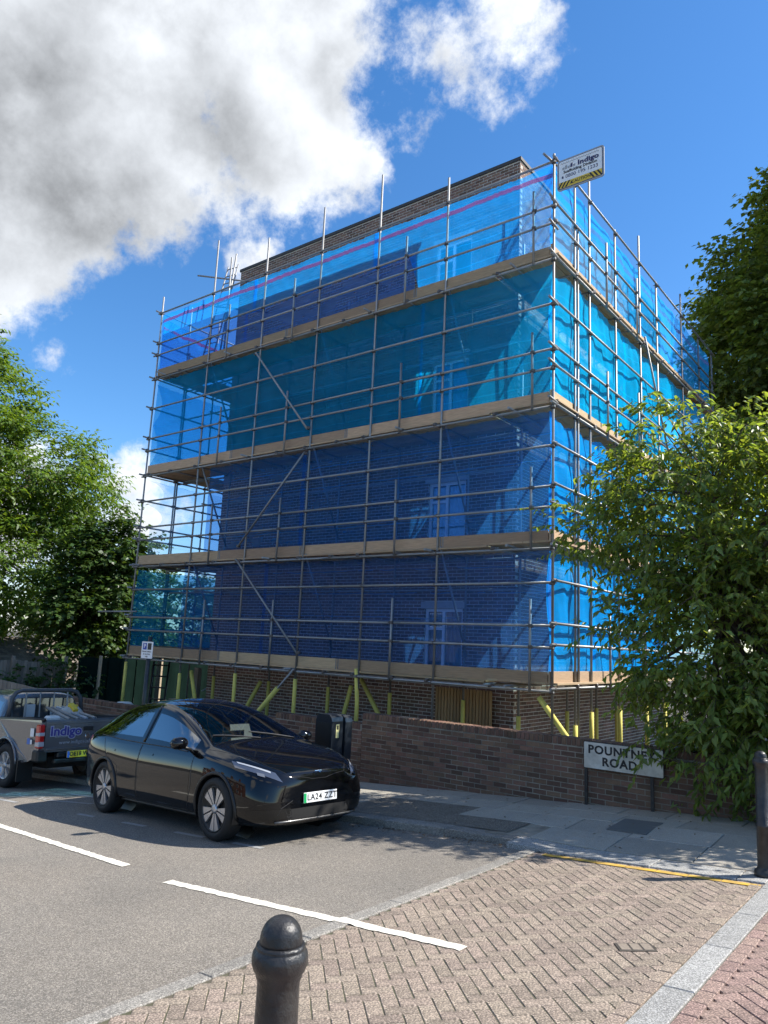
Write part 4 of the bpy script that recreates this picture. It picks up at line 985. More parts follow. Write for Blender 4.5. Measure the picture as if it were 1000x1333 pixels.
def wheel(root, x, y, r, w, side, rimm, spokes, rimr, style):
    """wheel with tyre, rim barrel, hub and spokes; side=+1 faces +y"""
    ax = Matrix.Translation((x, y, r)) @ Matrix.Rotation(-side*math.pi/2, 4, 'X')   # local z -> outward
    W_ = MB(); h = w/2
    W_.lathe([(rimr, -h*.8), (rimr+.02, -h), (r-.05, -h), (r-.012, -h*.85), (r, -h*.6), (r, h*.6), (r-.012, h*.85), (r-.05, h), (rimr+.02, h), (rimr, h*.8)], 40, ax, False)
    ty = W_.build('tyre', rubber, None, smooth=True, world=False)
    hub = MB(); hub.lathe([(rimr+.004, -h*.8), (rimr+.004, h*.86), (rimr-.012, h*.9), (rimr-.018, h*.6), (rimr*.5, h*.35), (.0, h*.35)], 40, ax); wh = hub.build('wheel', trim_black if style == 'wedge' else rimm, root, smooth=True, world=False)
    ty.parent = wh
    for k in range(spokes):
        a = 2*math.pi*k/spokes; s_ = MB()
        if style == 'wedge':
            da = math.pi/spokes*.78; tw = .10*(1 if k % 2 else -1)
            q = [(rimr*.16, a-da*.55), (rimr*.16, a+da*.55), (rimr*.97, a+da+tw), (rimr*.97, a-da*.45+tw)]
        else:
            da = .16; q = [(rimr*.15, a-.4), (rimr*.15, a+.4), (rimr*.97, a+da), (rimr*.97, a-da)]
        top = [Vector((r_*math.cos(t), r_*math.sin(t), h*(.80 if r_ > .1 else .74))) for r_, t in q]; bot = [v-Vector((0, 0, .03)) for v in top]
        s_.add([ax @ v for v in top+bot], [(0, 1, 2, 3), (7, 6, 5, 4)]+[(i, i+4, (i+1) % 4+4, (i+1) % 4) for i in range(4)]); s_.build('spoke', rimm, wh, world=False)
    c = MB(); c.lathe([(.05, h*.5), (.052, h*.82), (.03, h*.86), (0, h*.87)], 16, ax); c.build('hub_cap', rimm, wh, smooth=True, world=False)
    return wh

def make_car():
    # rear-left wheel contact to front-left wheel contact give the pose
    x0, y0 = -2.785, -4.955; ang = R(-7.0)
    X = Vector((math.cos(ang), math.sin(ang), 0)); X.z = X.x*.07-X.y*.015; X.normalize(); Z = (GN-X*GN.dot(X)).normalized(); Y = Z.cross(X)
    rot = Matrix(((X.x, Y.x, Z.x), (X.y, Y.y, Z.y), (X.z, Y.z, Z.z)))
    car = thing('parked_car', 'glossy black electric hatchback car parked at the kerb, facing right', 'car', (x0, y0, gz(x0, y0)), rot)
    #      x     zb   wlow  wmid  zs    wsh   wr    zr    zt
    S = [(2.335, .27, .48, .55, .63, .50, .30, .675, .685), (2.30, .21, .64, .70, .67, .63, .44, .745, .76), (2.20, .18, .77, .82, .725, .755, .57, .815, .838), (2.02, .17, .87, .905, .785, .84, .655, .882, .91),
         (1.75, .17, .92, .945, .845, .882, .705, .945, .978), (1.445, .18, .94, .962, .90, .90, .735, .995, 1.035), (1.18, .19, .94, .965, .94, .905, .755, 1.03, 1.075), (1.06, .19, .94, .965, .955, .90, .76, 1.05, 1.10),
         (.86, .19, .94, .965, .97, .895, .735, 1.15, 1.205), (.48, .19, .94, .965, .985, .89, .68, 1.335, 1.39), (.12, .19, .94, .965, .995, .885, .635, 1.475, 1.53), (-.15, .19, .94, .965, 1.0, .885, .61, 1.545, 1.60),
         (-.42, .19, .94, .965, 1.005, .885, .60, 1.582, 1.642), (-.52, .19, .94, .965, 1.008, .885, .598, 1.588, 1.65), (-.95, .19, .94, .965, 1.02, .89, .595, 1.58, 1.645), (-1.40, .19, .94, .965, 1.045, .895, .59, 1.515, 1.59), (-1.75, .20, .94, .965, 1.07, .89, .585, 1.425, 1.505),
         (-2.02, .22, .915, .95, 1.09, .87, .585, 1.315, 1.385), (-2.18, .27, .875, .91, 1.085, .835, .60, 1.205, 1.255), (-2.29, .30, .80, .85, 1.02, .775, .58, 1.11, 1.13), (-2.34, .36, .70, .76, .92, .67, .50, 1.0, 1.01)]
    S = [(1.445+(q[0]-1.445)*.92 if q[0] > 1.445 else q[0],)+q[1:7]+((q[7]-.045*clamp((q[7]-1.05)/.3, 0, 1)), q[8]-.045*clamp((q[8]-1.1)/.3, 0, 1)) for q in S]
    st = []
    for (x, zb_, wl, wm, zs, ws, wr, zr, zt) in S:
        gt_w = wr+(ws-wr)*.16; gt_z = zr-(zr-zs)*.12
        sh2 = (ws+.008, zs-.035)
        st.append([(x, 0, zb_), (x, wl*.75, zb_), (x, wl, zb_+.05), (x, wm-.004, zb_+.24), (x, wm, zs-.20), (x, *sh2), (x, ws-.012, zs), (x, gt_w, gt_z), (x, wr, zr), (x, wr*.55, zt-(zt-zr)*.18), (x, 0, zt)])
    V, F, ID = loft(st, None)
    xs_ = [s_[0] for s_ in S]
    mats = []
    for (i, j) in ID:
        k = 0
        if i >= 0:
            xm = (xs_[i]+xs_[i+1])/2
            if j == 6 and .86 > xm > -1.9 and not (-.52 < xm < -.42): k = 1       # side glass
            if j in (8, 9) and 1.06 > xm > -.15: k = 2                              # windscreen
            if j in (8, 9) and -.15 > xm > -2.02: k = 3                            # glass roof and rear window
            if j in (0,): k = 4
        mats.append(k)
    full = subdiv(V, F, mats, 3)
    bv = bvh_of(full)
    cut_arches(full, ((1.445, .36), (-1.445, .36)), .395, .55)
    body = link('body', split_mesh(full, 0, 'body'), carblack, car, False)
    link('underbody', split_mesh(full, 4, 'underbody'), trim_black, car, False)
    for sd, nm in ((1, 1), (-1, -1)):
        for rng in ((-.46, 2), (-9, -.46)):
            link('side_window', split_mesh(full, 1, 'side_window', lambda f, sd=sd, rng=rng: f.calc_center_median().y*sd > 0 and rng[0] < f.calc_center_median().x < rng[1]), car_glass_side, car, False)
    link('windscreen', split_mesh(full, 2, 'windscreen'), car_glass, car, False)
    link('glass_roof', split_mesh(full, 3, 'glass_roof'), M('roof_glass', (.006, .006, .007), .04, coat=1.0), car, False)
    for sd in (-1, 1):
        O = 2.0*sd; dv = (0, -sd, 0)
        # doors: panel, seam and handle
        for quad, seam, hx in (((( .86, .30), (-.44, .28), (-.46, .965), (.90, .90)), ((.90, .93), (.93, .60), (.84, .28), (-.44, .26), (-.46, .985)), -.20), (((-.48, .28), (-1.06, .28), (-1.52, .98), (-.49, .97)), ((-1.60, 1.03), (-1.42, .80), (-1.05, .68), (-1.0, .28), (-.47, .26), (-.475, .99)), -1.28)):
            pb = patch_on(bv, bil([(x, O, z) for x, z in quad]), dv, 18, 12, .0015); 
            d = pb.build('door', carblack, car, smooth=True, world=False)
            sb = seam_on(bv, [(x, O, z) for x, z in seam], dv, .007, -.003); sb.build('door_seam', trim_black, d, world=False)
            hb = patch_on(bv, bil([(hx+.11, O, .865), (hx-.11, O, .875), (hx-.11, O, .90), (hx+.11, O, .89)]), dv, 8, 2, .008); hb.build('handle', carblack, d, smooth=True, world=False)
        # wheel arch trims
        for cx in (1.445, -1.445):
            pts = []
            for i in range(29):
                a = R(-12+204*i/28); p = cast(bv, (cx+.40*math.cos(a), O, .36+.40*math.sin(a)), dv, .0)
                if p: pts.append(p)
            b = MB(); b.path(pts, .021, 8); b.build('wheel_arch_trim', trim_black, car, smooth=True, world=False)
            b = MB(); n = 20; Vv = []
            for i in range(n+1):
                a = R(-20+220*i/n)
                for yy in (.56, .94): Vv.append((cx+.405*math.cos(a), sd*yy, .36+.405*math.sin(a)))
            b.add(Vv, [(2*i, 2*i+2, 2*i+3, 2*i+1) for i in range(n)]); Vi = [(cx+.405*math.cos(R(-20+220*i/n)), sd*.56, .36+.405*math.sin(R(-20+220*i/n))) for i in range(n+1)]; b.add(Vi, [tuple(range(n+1))]); b.build('wheel_housing', trim_black, car, world=False)
            wheel(car, cx, sd*.842, .357, .235, sd, silver, 10, .258, 'wedge')
        # rocker trim
        b = seam_on(bv, [(1.0, O, .235), (-1.0, O, .235)], dv, .02, 0); b.build('sill_trim', trim_black, car, smooth=True, world=False)
        # window surround trim
        wl_ = [(.72, .975), (.2, 1.0), (-.46, 1.015), (-1.1, 1.04), (-1.75, 1.085)]
        b = seam_on(bv, [(x, O, z-.012) for x, z in wl_], dv, .006, .002); b.build('belt_trim', trim_black, car, smooth=True, world=False)
        b = seam_on(bv, [(-.47, O, 1.02), (-.46, O, 1.50)], dv, .02, 0); b.build('door_pillar', carblack, car, smooth=True, world=False)
        # mirror
        mm = MB(); c0 = Vector((.72, sd*1.02, 1.07))
        for k in range(1): mm.lathe([(0, -.115), (.05, -.11), (.078, -.07), (.085, 0), (.078, .07), (.05, .11), (0, .115)], 16, Matrix.Translation(c0) @ Matrix.Rotation(R(90), 4, 'X') @ Matrix.Diagonal((.85, .9, .95, 1)))
        mi = mm.build('wing_mirror', carblack, car, smooth=True, world=False)
        b = MB(); b.path([(.74, sd*.86, .985), (.74, sd*.93, 1.01), (.73, sd*.98, 1.03)], .022, 8); b.build('mirror_stalk', trim_black, mi, smooth=True, world=False)
        # headlamp: slanted lens sweeping back from the nose
        dl = Vector((-1, -sd*.9, -.35)); 
        cors = [Vector(q)-dl.normalized()*.8 for q in ((2.285, sd*.58, .70), (1.80, sd*.915, .855), (1.68, sd*.89, .925), (2.19, sd*.62, .80))]
        hb = patch_on(bv, bil(cors), dl, 14, 6, .005); hd = hb.build('headlamp', head_dark, car, smooth=True, world=False)
        cors = [Vector(q)-dl.normalized()*.8 for q in ((2.17, sd*.67, .795), (1.80, sd*.885, .905), (1.765, sd*.88, .922), (2.15, sd*.66, .812))]
        hb = patch_on(bv, bil(cors), dl, 12, 2, .009); hb.build('light_strip', lamp_clear, hd, smooth=True, world=False)
        cors = [Vector(q)-dl.normalized()*.8 for q in ((2.14, sd*.72, .745), (2.06, sd*.77, .765), (2.04, sd*.775, .80), (2.12, sd*.725, .785))]
        hb = patch_on(bv, bil(cors), dl, 4, 3, .008); hb.build('projector', M('projector_grey', (.12, .13, .15), .1, coat=1.0), hd, smooth=True, world=False)
        # corner air intake and its bright blade
        dl2 = Vector((-1, -sd*.55, 0)); cors = [Vector((q[0], sd*q[1], q[2]))-dl2.normalized()*.8 for q in ((2.32, .44, .285), (2.05, .84, .29), (2.05, .85, .40), (2.34, .47, .40))]
        b = patch_on(bv, bil(cors), dl2, 8, 3, .004); b.build('corner_intake', M('gloss_black', (.006, .006, .006), .2), car, smooth=True, world=False)
        pts = []
        # tail lamp
        dl3 = Vector((1, -sd*.9, -.1)); cors = [Vector((q[0], sd*q[1], q[2]))-dl3.normalized()*.8 for q in ((-2.38, .5, .93), (-2.0, .9, .98), (-2.05, .88, 1.05), (-2.36, .55, 1.01))]
        b = patch_on(bv, bil(cors), dl3, 8, 3, .004); b.build('tail_lamp', tail_red, car, smooth=True, world=False)
    # nose details
    dv = Vector((-1, 0, 0))
    b = patch_on(bv, bil([(3, -.46, .27), (3, .46, .27), (3, .50, .385), (3, -.50, .385)]), dv, 16, 4, .004); b.build('lower_intake', M('intake_black', (.004, .004, .004), .8), car, smooth=True, world=False)
    lip = [cast(bv, (3, -.62+1.24*i/24, .255), dv, .010) for i in range(25)]; lip = [p for p in lip if p]
    b = MB(); b.path(lip, .014, 6); b.build('bumper_lip', M('lip_satin', (.05, .05, .05), .25, coat=.5), car, smooth=True, world=False)
    b = seam_on(bv, [(3, -.40, .475), (3, -.56, .40), (3, -.60, .33)], dv, .004, .001); b.build('bumper_crease', trim_black, car, world=False)
    dn = Vector((0, 0, -1)); hs_ = [(1.10, .82), (1.6, .735), (2.05, .60), (2.225, .43), (2.27, 0)]
    b = seam_on(bv, [(x, y, 3) for x, y in hs_]+[(x, -y, 3) for x, y in hs_[::-1][1:]], dn, .004, -.001, .05); bn = b.build('bonnet_seam', trim_black, car, world=False)
    # badge: a small T-shaped emblem
    p = cast(bv, (2.20, 0, 3), dn, .004)
    b = MB(); b.path([p+Vector((.03, -.05, -.008)), p+Vector((.045, 0, -.004)), p+Vector((.03, .05, -.008))], .006, 5); b.path([p+Vector((.04, 0, -.002)), p+Vector((-.04, 0, .012))], .006, 5) if False else b.path([p+Vector((.04, 0, -.002)), p+Vector((.075, 0, -.022))], .006, 5); b.build('badge', chrome, car, world=False)
    # number plate
    pc = cast(bv, (3, 0, .49), dv, .012); px = pc.x+.012
    np_ = MB(); np_.cbox((px, 0, .49), (.006, .26, .057), .004); pl = np_.build('number_plate', plate_wht, car, world=False)
    b = MB(); b.box((px+.0065, -.240, .49), (.001, .020, .054)); b.build('green_band', plate_grn, pl, world=False)
    tx = text('LA24 ZZT', .098, sign_black, None, face_m((px+.007, .022, .49), (0, 1, 0), (0, 0, 1)), extrude=.0008, bold=.002, spacing=1.12); tx.parent = pl
    # wipers
    for (a, c) in (((1.07, .55), (.88, -.08)), ((1.07, -.02), (.86, -.62))):
        b = seam_on(bv, [(a[0], a[1], 3), (c[0], c[1], 3)], dn, .010, .006); b.build('wiper', trim_black, car, world=False)
    # cabin
    b = MB(); b.cbox((.62, 0, .90), (.40, .78, .11), .06); b.cbox((.12, .38, 1.05), (.012, .02, .02), .005); b.build('dashboard', seatcloth, car, world=False)
    b = MB(); b.cbox((-.6, 0, .42), (1.5, .84, .03), .01); b.build('cabin_floor', seatcloth, car, world=False)
    b = MB(); b.cbox((.36, .02, 1.06), (.012, .19, .11), .006); b.build('centre_screen', trim_black, car, world=False)
    b = MB(); b.add([(.66, .0, .985), (.44, -.0, .985), (.44, .40, .985), (.66, .40, .985), (.40, -.02, 1.0), (.40, .36, 1.0), (.30, .33, 1.25), (.30, .01, 1.25)], [(0, 1, 2, 3), (4, 5, 6, 7)]); b.build('windscreen_card', lightgrey, car, world=False)
    for sx in (-1, 1):
        for xx in (-.38, -1.25):
            sb = MB(); sb.cbox((xx+.15, sx*.38, .62), (.26, .25, .09), .05); sb.cbox((xx-.16, sx*.38, .92), (.09, .24, .30), .06, Matrix.Rotation(R(-14), 3, 'Y')); sb.cbox((xx-.25, sx*.38, 1.30), (.05, .13, .09), .04); sb.build('seat', seatcloth, car, smooth=False, world=False)
    wm = Matrix.Translation((.14, -.38, 1.02)) @ Matrix.Rotation(R(-68), 4, 'Y'); b = MB(); b.path([wm @ Vector((.18*math.cos(t_*math.pi/12), .18*math.sin(t_*math.pi/12), 0)) for t_ in range(25)], .016, 6); b.path([wm @ Vector((-.17, 0, 0)), wm @ Vector((.17, 0, 0))], .02, 6); b.build('steering_wheel', seatcloth, car, world=False)
    return car
make_car()

def make_pickup():
    x0, y0 = -6.98, -4.42; ang = R(180.0)      # local +x runs from the tail to the nose (towards the photo's left)
    X = Vector((-1, 0, -.07)).normalized(); Z = (GN-X*GN.dot(X)).normalized(); Y = Z.cross(X)
    rot = Matrix(((X.x, Y.x, Z.x), (X.y, Y.y, Z.y), (X.z, Y.z, Z.z)))
    pk = thing('pickup_truck', 'grey double-cab pickup truck with company lettering on its tailgate', 'pickup', (x0, y0, gz(x0, y0)), rot)
    # cab and bonnet
    S = [(1.62, .45, .86, .89, 1.08, .86, .70, 1.12, 1.13), (1.66, .45, .86, .89, 1.09, .86, .66, 1.52, 1.56), (1.75, .42, .86, .89, 1.09, .86, .64, 1.63, 1.68), (2.2, .40, .86, .90, 1.08, .865, .645, 1.68, 1.735), (2.62, .40, .86, .90, 1.075, .865, .645, 1.68, 1.735), (2.72, .40, .86, .90, 1.07, .865, .645, 1.675, 1.73), (3.0, .40, .86, .90, 1.065, .865, .65, 1.63, 1.68),
         (3.35, .40, .86, .90, 1.05, .865, .70, 1.36, 1.40), (3.68, .40, .86, .90, 1.03, .865, .75, 1.09, 1.14), (4.2, .38, .86, .90, .98, .86, .74, 1.05, 1.09), (4.8, .38, .86, .89, .92, .84, .70, .99, 1.02), (5.1, .36, .80, .83, .84, .78, .60, .90, .92), (5.2, .42, .66, .70, .74, .64, .48, .78, .79)]
    st = []
    for (x, zb_, wl, wm, zs, ws, wr, zr, zt) in S:
        gw = wr+(ws-wr)*.16; gz_ = zr-(zr-zs)*.14
        st.append([(x, 0, zb_), (x, wl*.75, zb_), (x, wl, zb_+.05), (x, wm, zb_+.22), (x, wm, zs-.16), (x, ws+.006, zs-.03), (x, ws-.01, zs), (x, gw, gz_), (x, wr, zr), (x, wr*.55, zt-(zt-zr)*.15), (x, 0, zt)])
    V, F, ID = loft(st, None); xs_ = [s_[0] for s_ in S]; mats = []
    for (i, j) in ID:
        k = 0
        if i >= 0:
            xm = (xs_[i]+xs_[i+1])/2
            if j == 6 and 1.75 < xm < 3.6 and not (2.62 < xm < 2.72): k = 1
            if j in (8, 9) and 3.0 < xm < 3.68: k = 2
        if i == -1 and j in (6, 7): k = 0
        mats.append(k)
    full = subdiv(V, F, mats, 2); bv = bvh_of(full); cut_arches(full, ((4.25, .40),), .44, .5)
    link('cab', split_mesh(full, 0, 'cab'), pickup_grey, pk, False)
    for sd in (-1, 1): link('side_window', split_mesh(full, 1, 'side_window', lambda f, sd=sd: f.calc_center_median().y*sd > 0), car_glass_side, pk, False)
    link('windscreen', split_mesh(full, 2, 'windscreen'), car_glass_side, pk, False)
    b = MB(); b.prism(round_rect(-.60, .60, 1.13, 1.55, .06), .012, Matrix.Translation((1.615, 0, 0)) @ Matrix.Rotation(R(90), 4, 'Z')); rw = b.build('rear_window', M('cab_glass_dark', (.03, .035, .04), .05, coat=1.0), pk, world=False)
    b = MB(); b.cbox((1.60, .30, 1.32), (.006, .11, .12), .004); b.cbox((1.60, -.25, 1.28), (.006, .13, .09), .004); b.build('headrest_view', lightgrey, rw, world=False)
    # bed: side panels with wheel arches, floor, tailgate
    def side_poly():
        P = [(.03, .62), (.03, 1.16), (.06, 1.20), (1.60, 1.19), (1.60, .46)]; cx, cz, r_ = 1.20, .40, .47
        for i in range(13): 
            a = R(8+164*i/12); P.append((cx+r_*math.cos(a), cz+r_*math.sin(a)))
        P += [(.62, .46), (.35, .50)]
        return P
    for sd in (-1, 1):
        b = MB(); P = side_poly(); n = len(P)
        yo_ = lambda z: .895-.10*max(0, z-.95)**1.0*1.2-.05*max(0, .7-z)
        outer = [Vector((x, sd*yo_(z), z)) for x, z in P]; inner = [Vector((x, sd*.76, z)) for x, z in P]
        b.add(outer+inner, [tuple(range(n)), tuple(range(n, 2*n))[::-1]]+[(i, n+i, n+(i+1) % n, (i+1) % n) for i in range(n)])
        sp = b.build('bed_side', pickup_grey, pk, world=False)
        b = MB(); b.path([(1.20+.47*math.cos(R(4+172*i/16)), sd*.905, .40+.47*math.sin(R(4+172*i/16))) for i in range(17)], .022, 6); b.build('wheel_arch_trim', pickup_grey, sp, smooth=True, world=False)
        b = MB(); b.path([(.02, sd*.83, 1.205), (.8, sd*.83, 1.205), (1.6, sd*.83, 1.20)], .03, 8); b.build('bed_rail', trim_black, pk, smooth=True, world=False)
        # tail lamp: red, clear, red, clear bands
        tl = MB(); tl.cbox((.055, sd*.865, .93), (.065, .055, .20), .02); t_ = tl.build('tail_lamp', tail_red, pk, world=False)
        for zc, hh in ((.965, .035), (.80, .045)): b = MB(); b.cbox((.052, sd*.866, zc), (.067, .0555, hh), .012); b.build('clear_lens', lamp_clear, t_, world=False)
        b = MB(); b.cbox((.10, sd*.82, .60), (.10, .10, .10), .03); b.build('bumper_corner', trim_black, pk, world=False)
        b = MB(); b.box((.60, sd*.80, .33), (.012, .14, .18)); b.build('mud_flap', trim_black, pk, world=False)
        wheel(pk, 1.20, sd*.76, .385, .26, sd, silver, 6, .235, 'star'); wheel(pk, 4.25, sd*.76, .385, .26, sd, silver, 6, .235, 'star')
    b = MB(); b.box((.82, 0, .70), (.77, .76, .03)); b.box((.9, 0, .45), (.5, .5, .10)); b.build('bed_floor', trim_black, pk, world=False)
    b = MB(); b.box((1.2, 0, .45), (.05, .70, .05)); b.build('axle', trim_black, pk, world=False)
    tg = MB(); prof = [(0, .66), (0, 1.17), (.015, 1.20), (.06, 1.20), (.07, 1.17), (.07, .66)]
    Vt = []
    for y in (-.80, .80): Vt += [Vector((x, y, z)) for x, z in prof]
    n = len(prof); tg.add(Vt, [tuple(range(n)), tuple(range(n, 2*n))[::-1]]+[(i, i+n, (i+1) % n+n, (i+1) % n) for i in range(n)]); tgo = tg.build('tailgate', pickup_grey, pk, world=False)
    b = MB(); b.cbox((-.003, 0, 1.14), (.008, .74, .012), .004); b.cbox((-.004, 0, .71), (.008, .76, .02), .006); b.build('pressed_line', pickup_grey, tgo, world=False)
    b = MB(); b.cbox((-.006, 0, 1.03), (.008, .10, .035), .006); b.build('handle', trim_black, tgo, world=False)
    b = MB(); b.lathe([(.0, .008), (.04, .008), (.045, 0)], 20, Matrix.Translation((-.002, 0, .90)) @ Matrix.Rotation(R(-90), 4, 'Y')); b.build('badge', chrome, tgo, world=False)
    b = MB(); b.cbox((.0, 0, .50), (.05, .62, .035), .015); b.cbox((.06, 0, .60), (.07, .55, .05), .02); b.build('rear_bumper', trim_black, pk, world=False)
    # writing: seen from behind, local right is -y
    def wr(t_, sz, y, z, m, **k):
        o = text(t_, sz, m, None, face_m((-.0035, y, z), (0, -1, 0), (0, 0, 1)), extrude=.0008, **k); o.parent = tgo; return o
    o = text('Indigo', .22, M('decal_outline', (.42, .43, .50), .4), None, face_m((-.0030, .42, 1.0), (0, -1, 0), (0, 0, 1)), extrude=.0005, bold=.017, xscale=1.1); o.parent = tgo
    wr('Indigo', .22, .42, 1.0, M('decal_purple', (.035, .03, .22), .4), bold=.007, xscale=1.1)
    wr('Scaffolding Ltd', .065, .44, .915, sign_grey)
    wr('www.indigoscaffolding', .085, .12, .81, M('decal_pale', (.35, .37, .40), .5), xscale=1.1)
    wr('01792', .075, -.45, 1.02, M('decal_pale', (.35, .37, .40), .5)); wr('0800', .075, -.45, .93, M('decal_pale', (.35, .37, .40), .5))
    b = MB(); b.cbox((-.052, .14, .605), (.006, .26, .057), .004); pl = b.build('number_plate', plate_yel, pk, world=False)
    b = MB(); b.box((-.0585, .375, .605), (.001, .022, .054)); b.build('blue_band', plate_blu, pl, world=False)
    o = text('OE18 WKF', .095, sign_black, None, face_m((-.059, .12, .605), (0, -1, 0), (0, 0, 1)), extrude=.0008, bold=.003, spacing=1.05); o.parent = pl
    # stickers on the bed side
    for (x, z, hx, hz, m_) in ((.27, .99, .06, .07, sign_white), (.36, .84, .05, .05, plate_blu), (.27, .83, .03, .04, sign_white)):
        b = MB(); b.prism(round_rect(x-hx, x+hx, z-hz, z+hz, .01, 2), .002, Matrix.Translation((0, .905-.12*max(0, z-.95), 0))); b.build('sticker', m_, pk, world=False)
    # ladder rack hoop and bars behind the cab
    hp = [(1.50, -.74, 1.20), (1.53, -.70, 1.55), (1.54, -.62, 1.66), (1.55, -.5, 1.70), (1.55, .5, 1.70), (1.54, .62, 1.66), (1.53, .70, 1.55), (1.50, .74, 1.20)]
    b = MB(); b.path(hp, .04, 8); rk = b.build('roll_bar', M('rack_grey', (.06, .063, .068), .4), pk, smooth=True, world=False)
    for y in (-.42, -.14, .14, .42): b = MB(); b.tube((1.52, y, 1.20), (1.54, y, 1.69), .016, 8); b.build('upright_bar', steel, rk, world=False)
    return pk
pick = make_pickup()
# load in the pickup bed
ld = thing('tool_load', 'pale sheeting and tubes with a yellow clamp heaped in the pickup bed', 'tools', (-7.8, -4.4, gz(-7.8, -4.4)+.75))
b = MB(); n = 14; V = []
for j in range(n+1):
    for i in range(n+1):
        s_, t_ = i/n, j/n; e_ = math.sin(math.pi*s_)*math.sin(math.pi*t_); V.append((-7.35-.95*s_, -5.0+1.25*t_, gz(-7.8, -4.4)+.95+.40*e_+.08*math.sin(s_*9+t_*4)*e_+.06*math.sin(t_*13)*e_))
b.add(V, [(j*(n+1)+i, j*(n+1)+i+1, (j+1)*(n+1)+i+1, (j+1)*(n+1)+i) for j in range(n) for i in range(n)]); b.build('dust_sheet', M('canvas', (.42, .40, .36), .9, var=.2), ld, smooth=False)
for k in range(4): b = MB(); b.tube((-7.2, -4.7+.17*k, gz(-7.5, -4.4)+1.22), (-8.3, -4.55+.1*k, gz(-8, -4.4)+1.36), .03, 8); b.build('tube', steel if k != 2 else sign_grey, ld)
b = MB(); b.cbox((-7.55, -4.45, gz(-7.6, -4.4)+1.40), (.11, .05, .03), .01, Matrix.Rotation(.5, 3, 'Y')); b.cbox((-7.62, -4.42, gz(-7.6, -4.4)+1.42), (.04, .09, .02), .01); b.build('yellow_clamp', M('tool_yellow', (.62, .45, .03), .5), ld)
b = MB(); b.cbox((-7.35, -4.95, gz(-7.6, -4.4)+1.24), (.09, .12, .05), .03); b.build('white_bag', white_plastic, ld)

# ------------------------------------------------------------------ left background: fence, hoarding, shed roof
fc = thing('board_fence', 'weathered vertical board fence far left behind the pickup', 'fence', (-20, 0, -3.4))
for i in range(34):
    y = -1.6+i*.118; zt = -.70-.012*i*.3+random.uniform(-.03, .03); b = MB(); b.cbox((-20+random.uniform(-.01, .01), y, (zt-3.4)/2), (.012, .055, (zt+3.4)/2), .004); b.build('board', oldwood, fc)
for y in (-1.5, .4, 2.3): b = MB(); b.cbox((-19.93, y, -1.95), (.05, .05, 1.35), .008); b.build('post', oldwood, fc)
ff = thing('board_fence', 'low pale board fence running along the street at the left edge', 'fence', (-18, -1.5, -3.3))
for i in range(70):
    x = -13.2-i*.125; zt = -1.33+max(0, (-13.2-x))*.047; zt = min(zt, -.95); b = MB(); b.cbox((x, -1.5+random.uniform(-.008, .008), (zt-3.5)/2), (.058, .012, (zt+3.5)/2), .004); b.build('board', oldwood, ff)
hd = thing('green_hoarding', 'dark green sheeted site hoarding with pale timber posts left of scaffold', 'hoarding', (-18, 3.6, -3.3))
for i in range(10):
    y = 2.55+i*1.2; b = MB(); nn = 8; V = []
    for j in range(nn+1):
        for z in (-3.4, -.62): V.append((-19.5+.02*math.sin(j*1.3+i), y+1.215*j/nn, z+.03*math.sin(j*.8+i)))
    b.add(V, [(2*j, 2*j+2, 2*j+3, 2*j+1) for j in range(nn)]); b.add([(v[0]-.01, v[1], v[2]) for v in V], [(2*j, 2*j+1, 2*j+3, 2*j+2) for j in range(nn)]); b.build('sheet', green_sheet, hd)
for y in (3.25, 5.9): b = MB(); b.cbox((-19.25, y, -1.95), (.05, .045, 1.42), .01); b.build('post', M('pale_post', (.42, .33, .22), .85, var=.2, vscale=6), hd)
sh = thing('garden_shed', 'grey tiled shed roof behind the fence at the left edge', 'shed', (-25, 2, -3.4))
b = MB(); b.box((-26.6, 1.5, -2.3), (1.5, 4.2, 1.25)); b.build('wall', oldwood, sh)
b = MB()
Rr = Matrix.Rotation(R(-28), 3, 'Y')
tile = MB(); tile.box((0, 0, 0), (.10, .115, .012)); tm = tile.mesh('roof_tile'); tm.materials.append(roof_tile)
for r_ in range(11):
    for c_ in range(38):
        o = None; p = Vector((-24.85-r_*.155, -2.9+c_*.235+(.117 if r_ % 2 else 0), -1.0+r_*.088))
        if r_*38+c_ < 299: 
            o = bpy.data.objects.new('roof_tile', tm); COL.objects.link(o); o.parent = sh; o.matrix_parent_inverse = sh.matrix_basis.inverted(); o.location = p; o.rotation_euler = (0, R(27+random.uniform(-1, 1)), 0)
        else: b.add([Matrix.Rotation(R(27), 3, 'Y') @ Vector(v)+p for v in tile.v], tile.f)
stuff(b.build('roof_tiling', roof_tile, sh))
# site clutter under the left end of the scaffold
for i, (x, y, h_, r_) in enumerate(((-11.6, 1.6, 1.75, .09), (-10.75, 2.4, 1.8, .10))):
    b = MB(); b.cbox((x, y, -2.7+h_/2+.2), (r_, r_*.8, h_/2+.2), .01); tag(b.build('timber_post', oldwood), ['thick weathered timber post under the scaffold left end', 'second weathered timber post beside the brick house corner'][i], 'post')
b = MB(); b.path([(-12.6, 2.6, -1.3), (-11.9, 2.5, -1.0), (-11.2, 2.4, -1.5), (-10.3, 2.3, -1.55)], .02, 6); tag(b.build('hose_pipe', sign_grey, smooth=True), 'grey hose sagging between posts under the scaffold', 'hose')
pl = thing('pallet_stack', 'pile of timber offcuts under the scaffold by the ladder', 'timber pile', (-12.2, 1.6, -2.9))
for k in range(9): b = MB(); b.cbox((-12.25+random.uniform(-.1, .1), 1.7+random.uniform(-.05, .05), -2.8+k*.16), (.5, .06+.03*(k % 3), .035), .006, Matrix.Rotation(random.uniform(-.5, .5), 3, 'Z')); b.build('plank', timber if k % 2 else oldwood, pl)

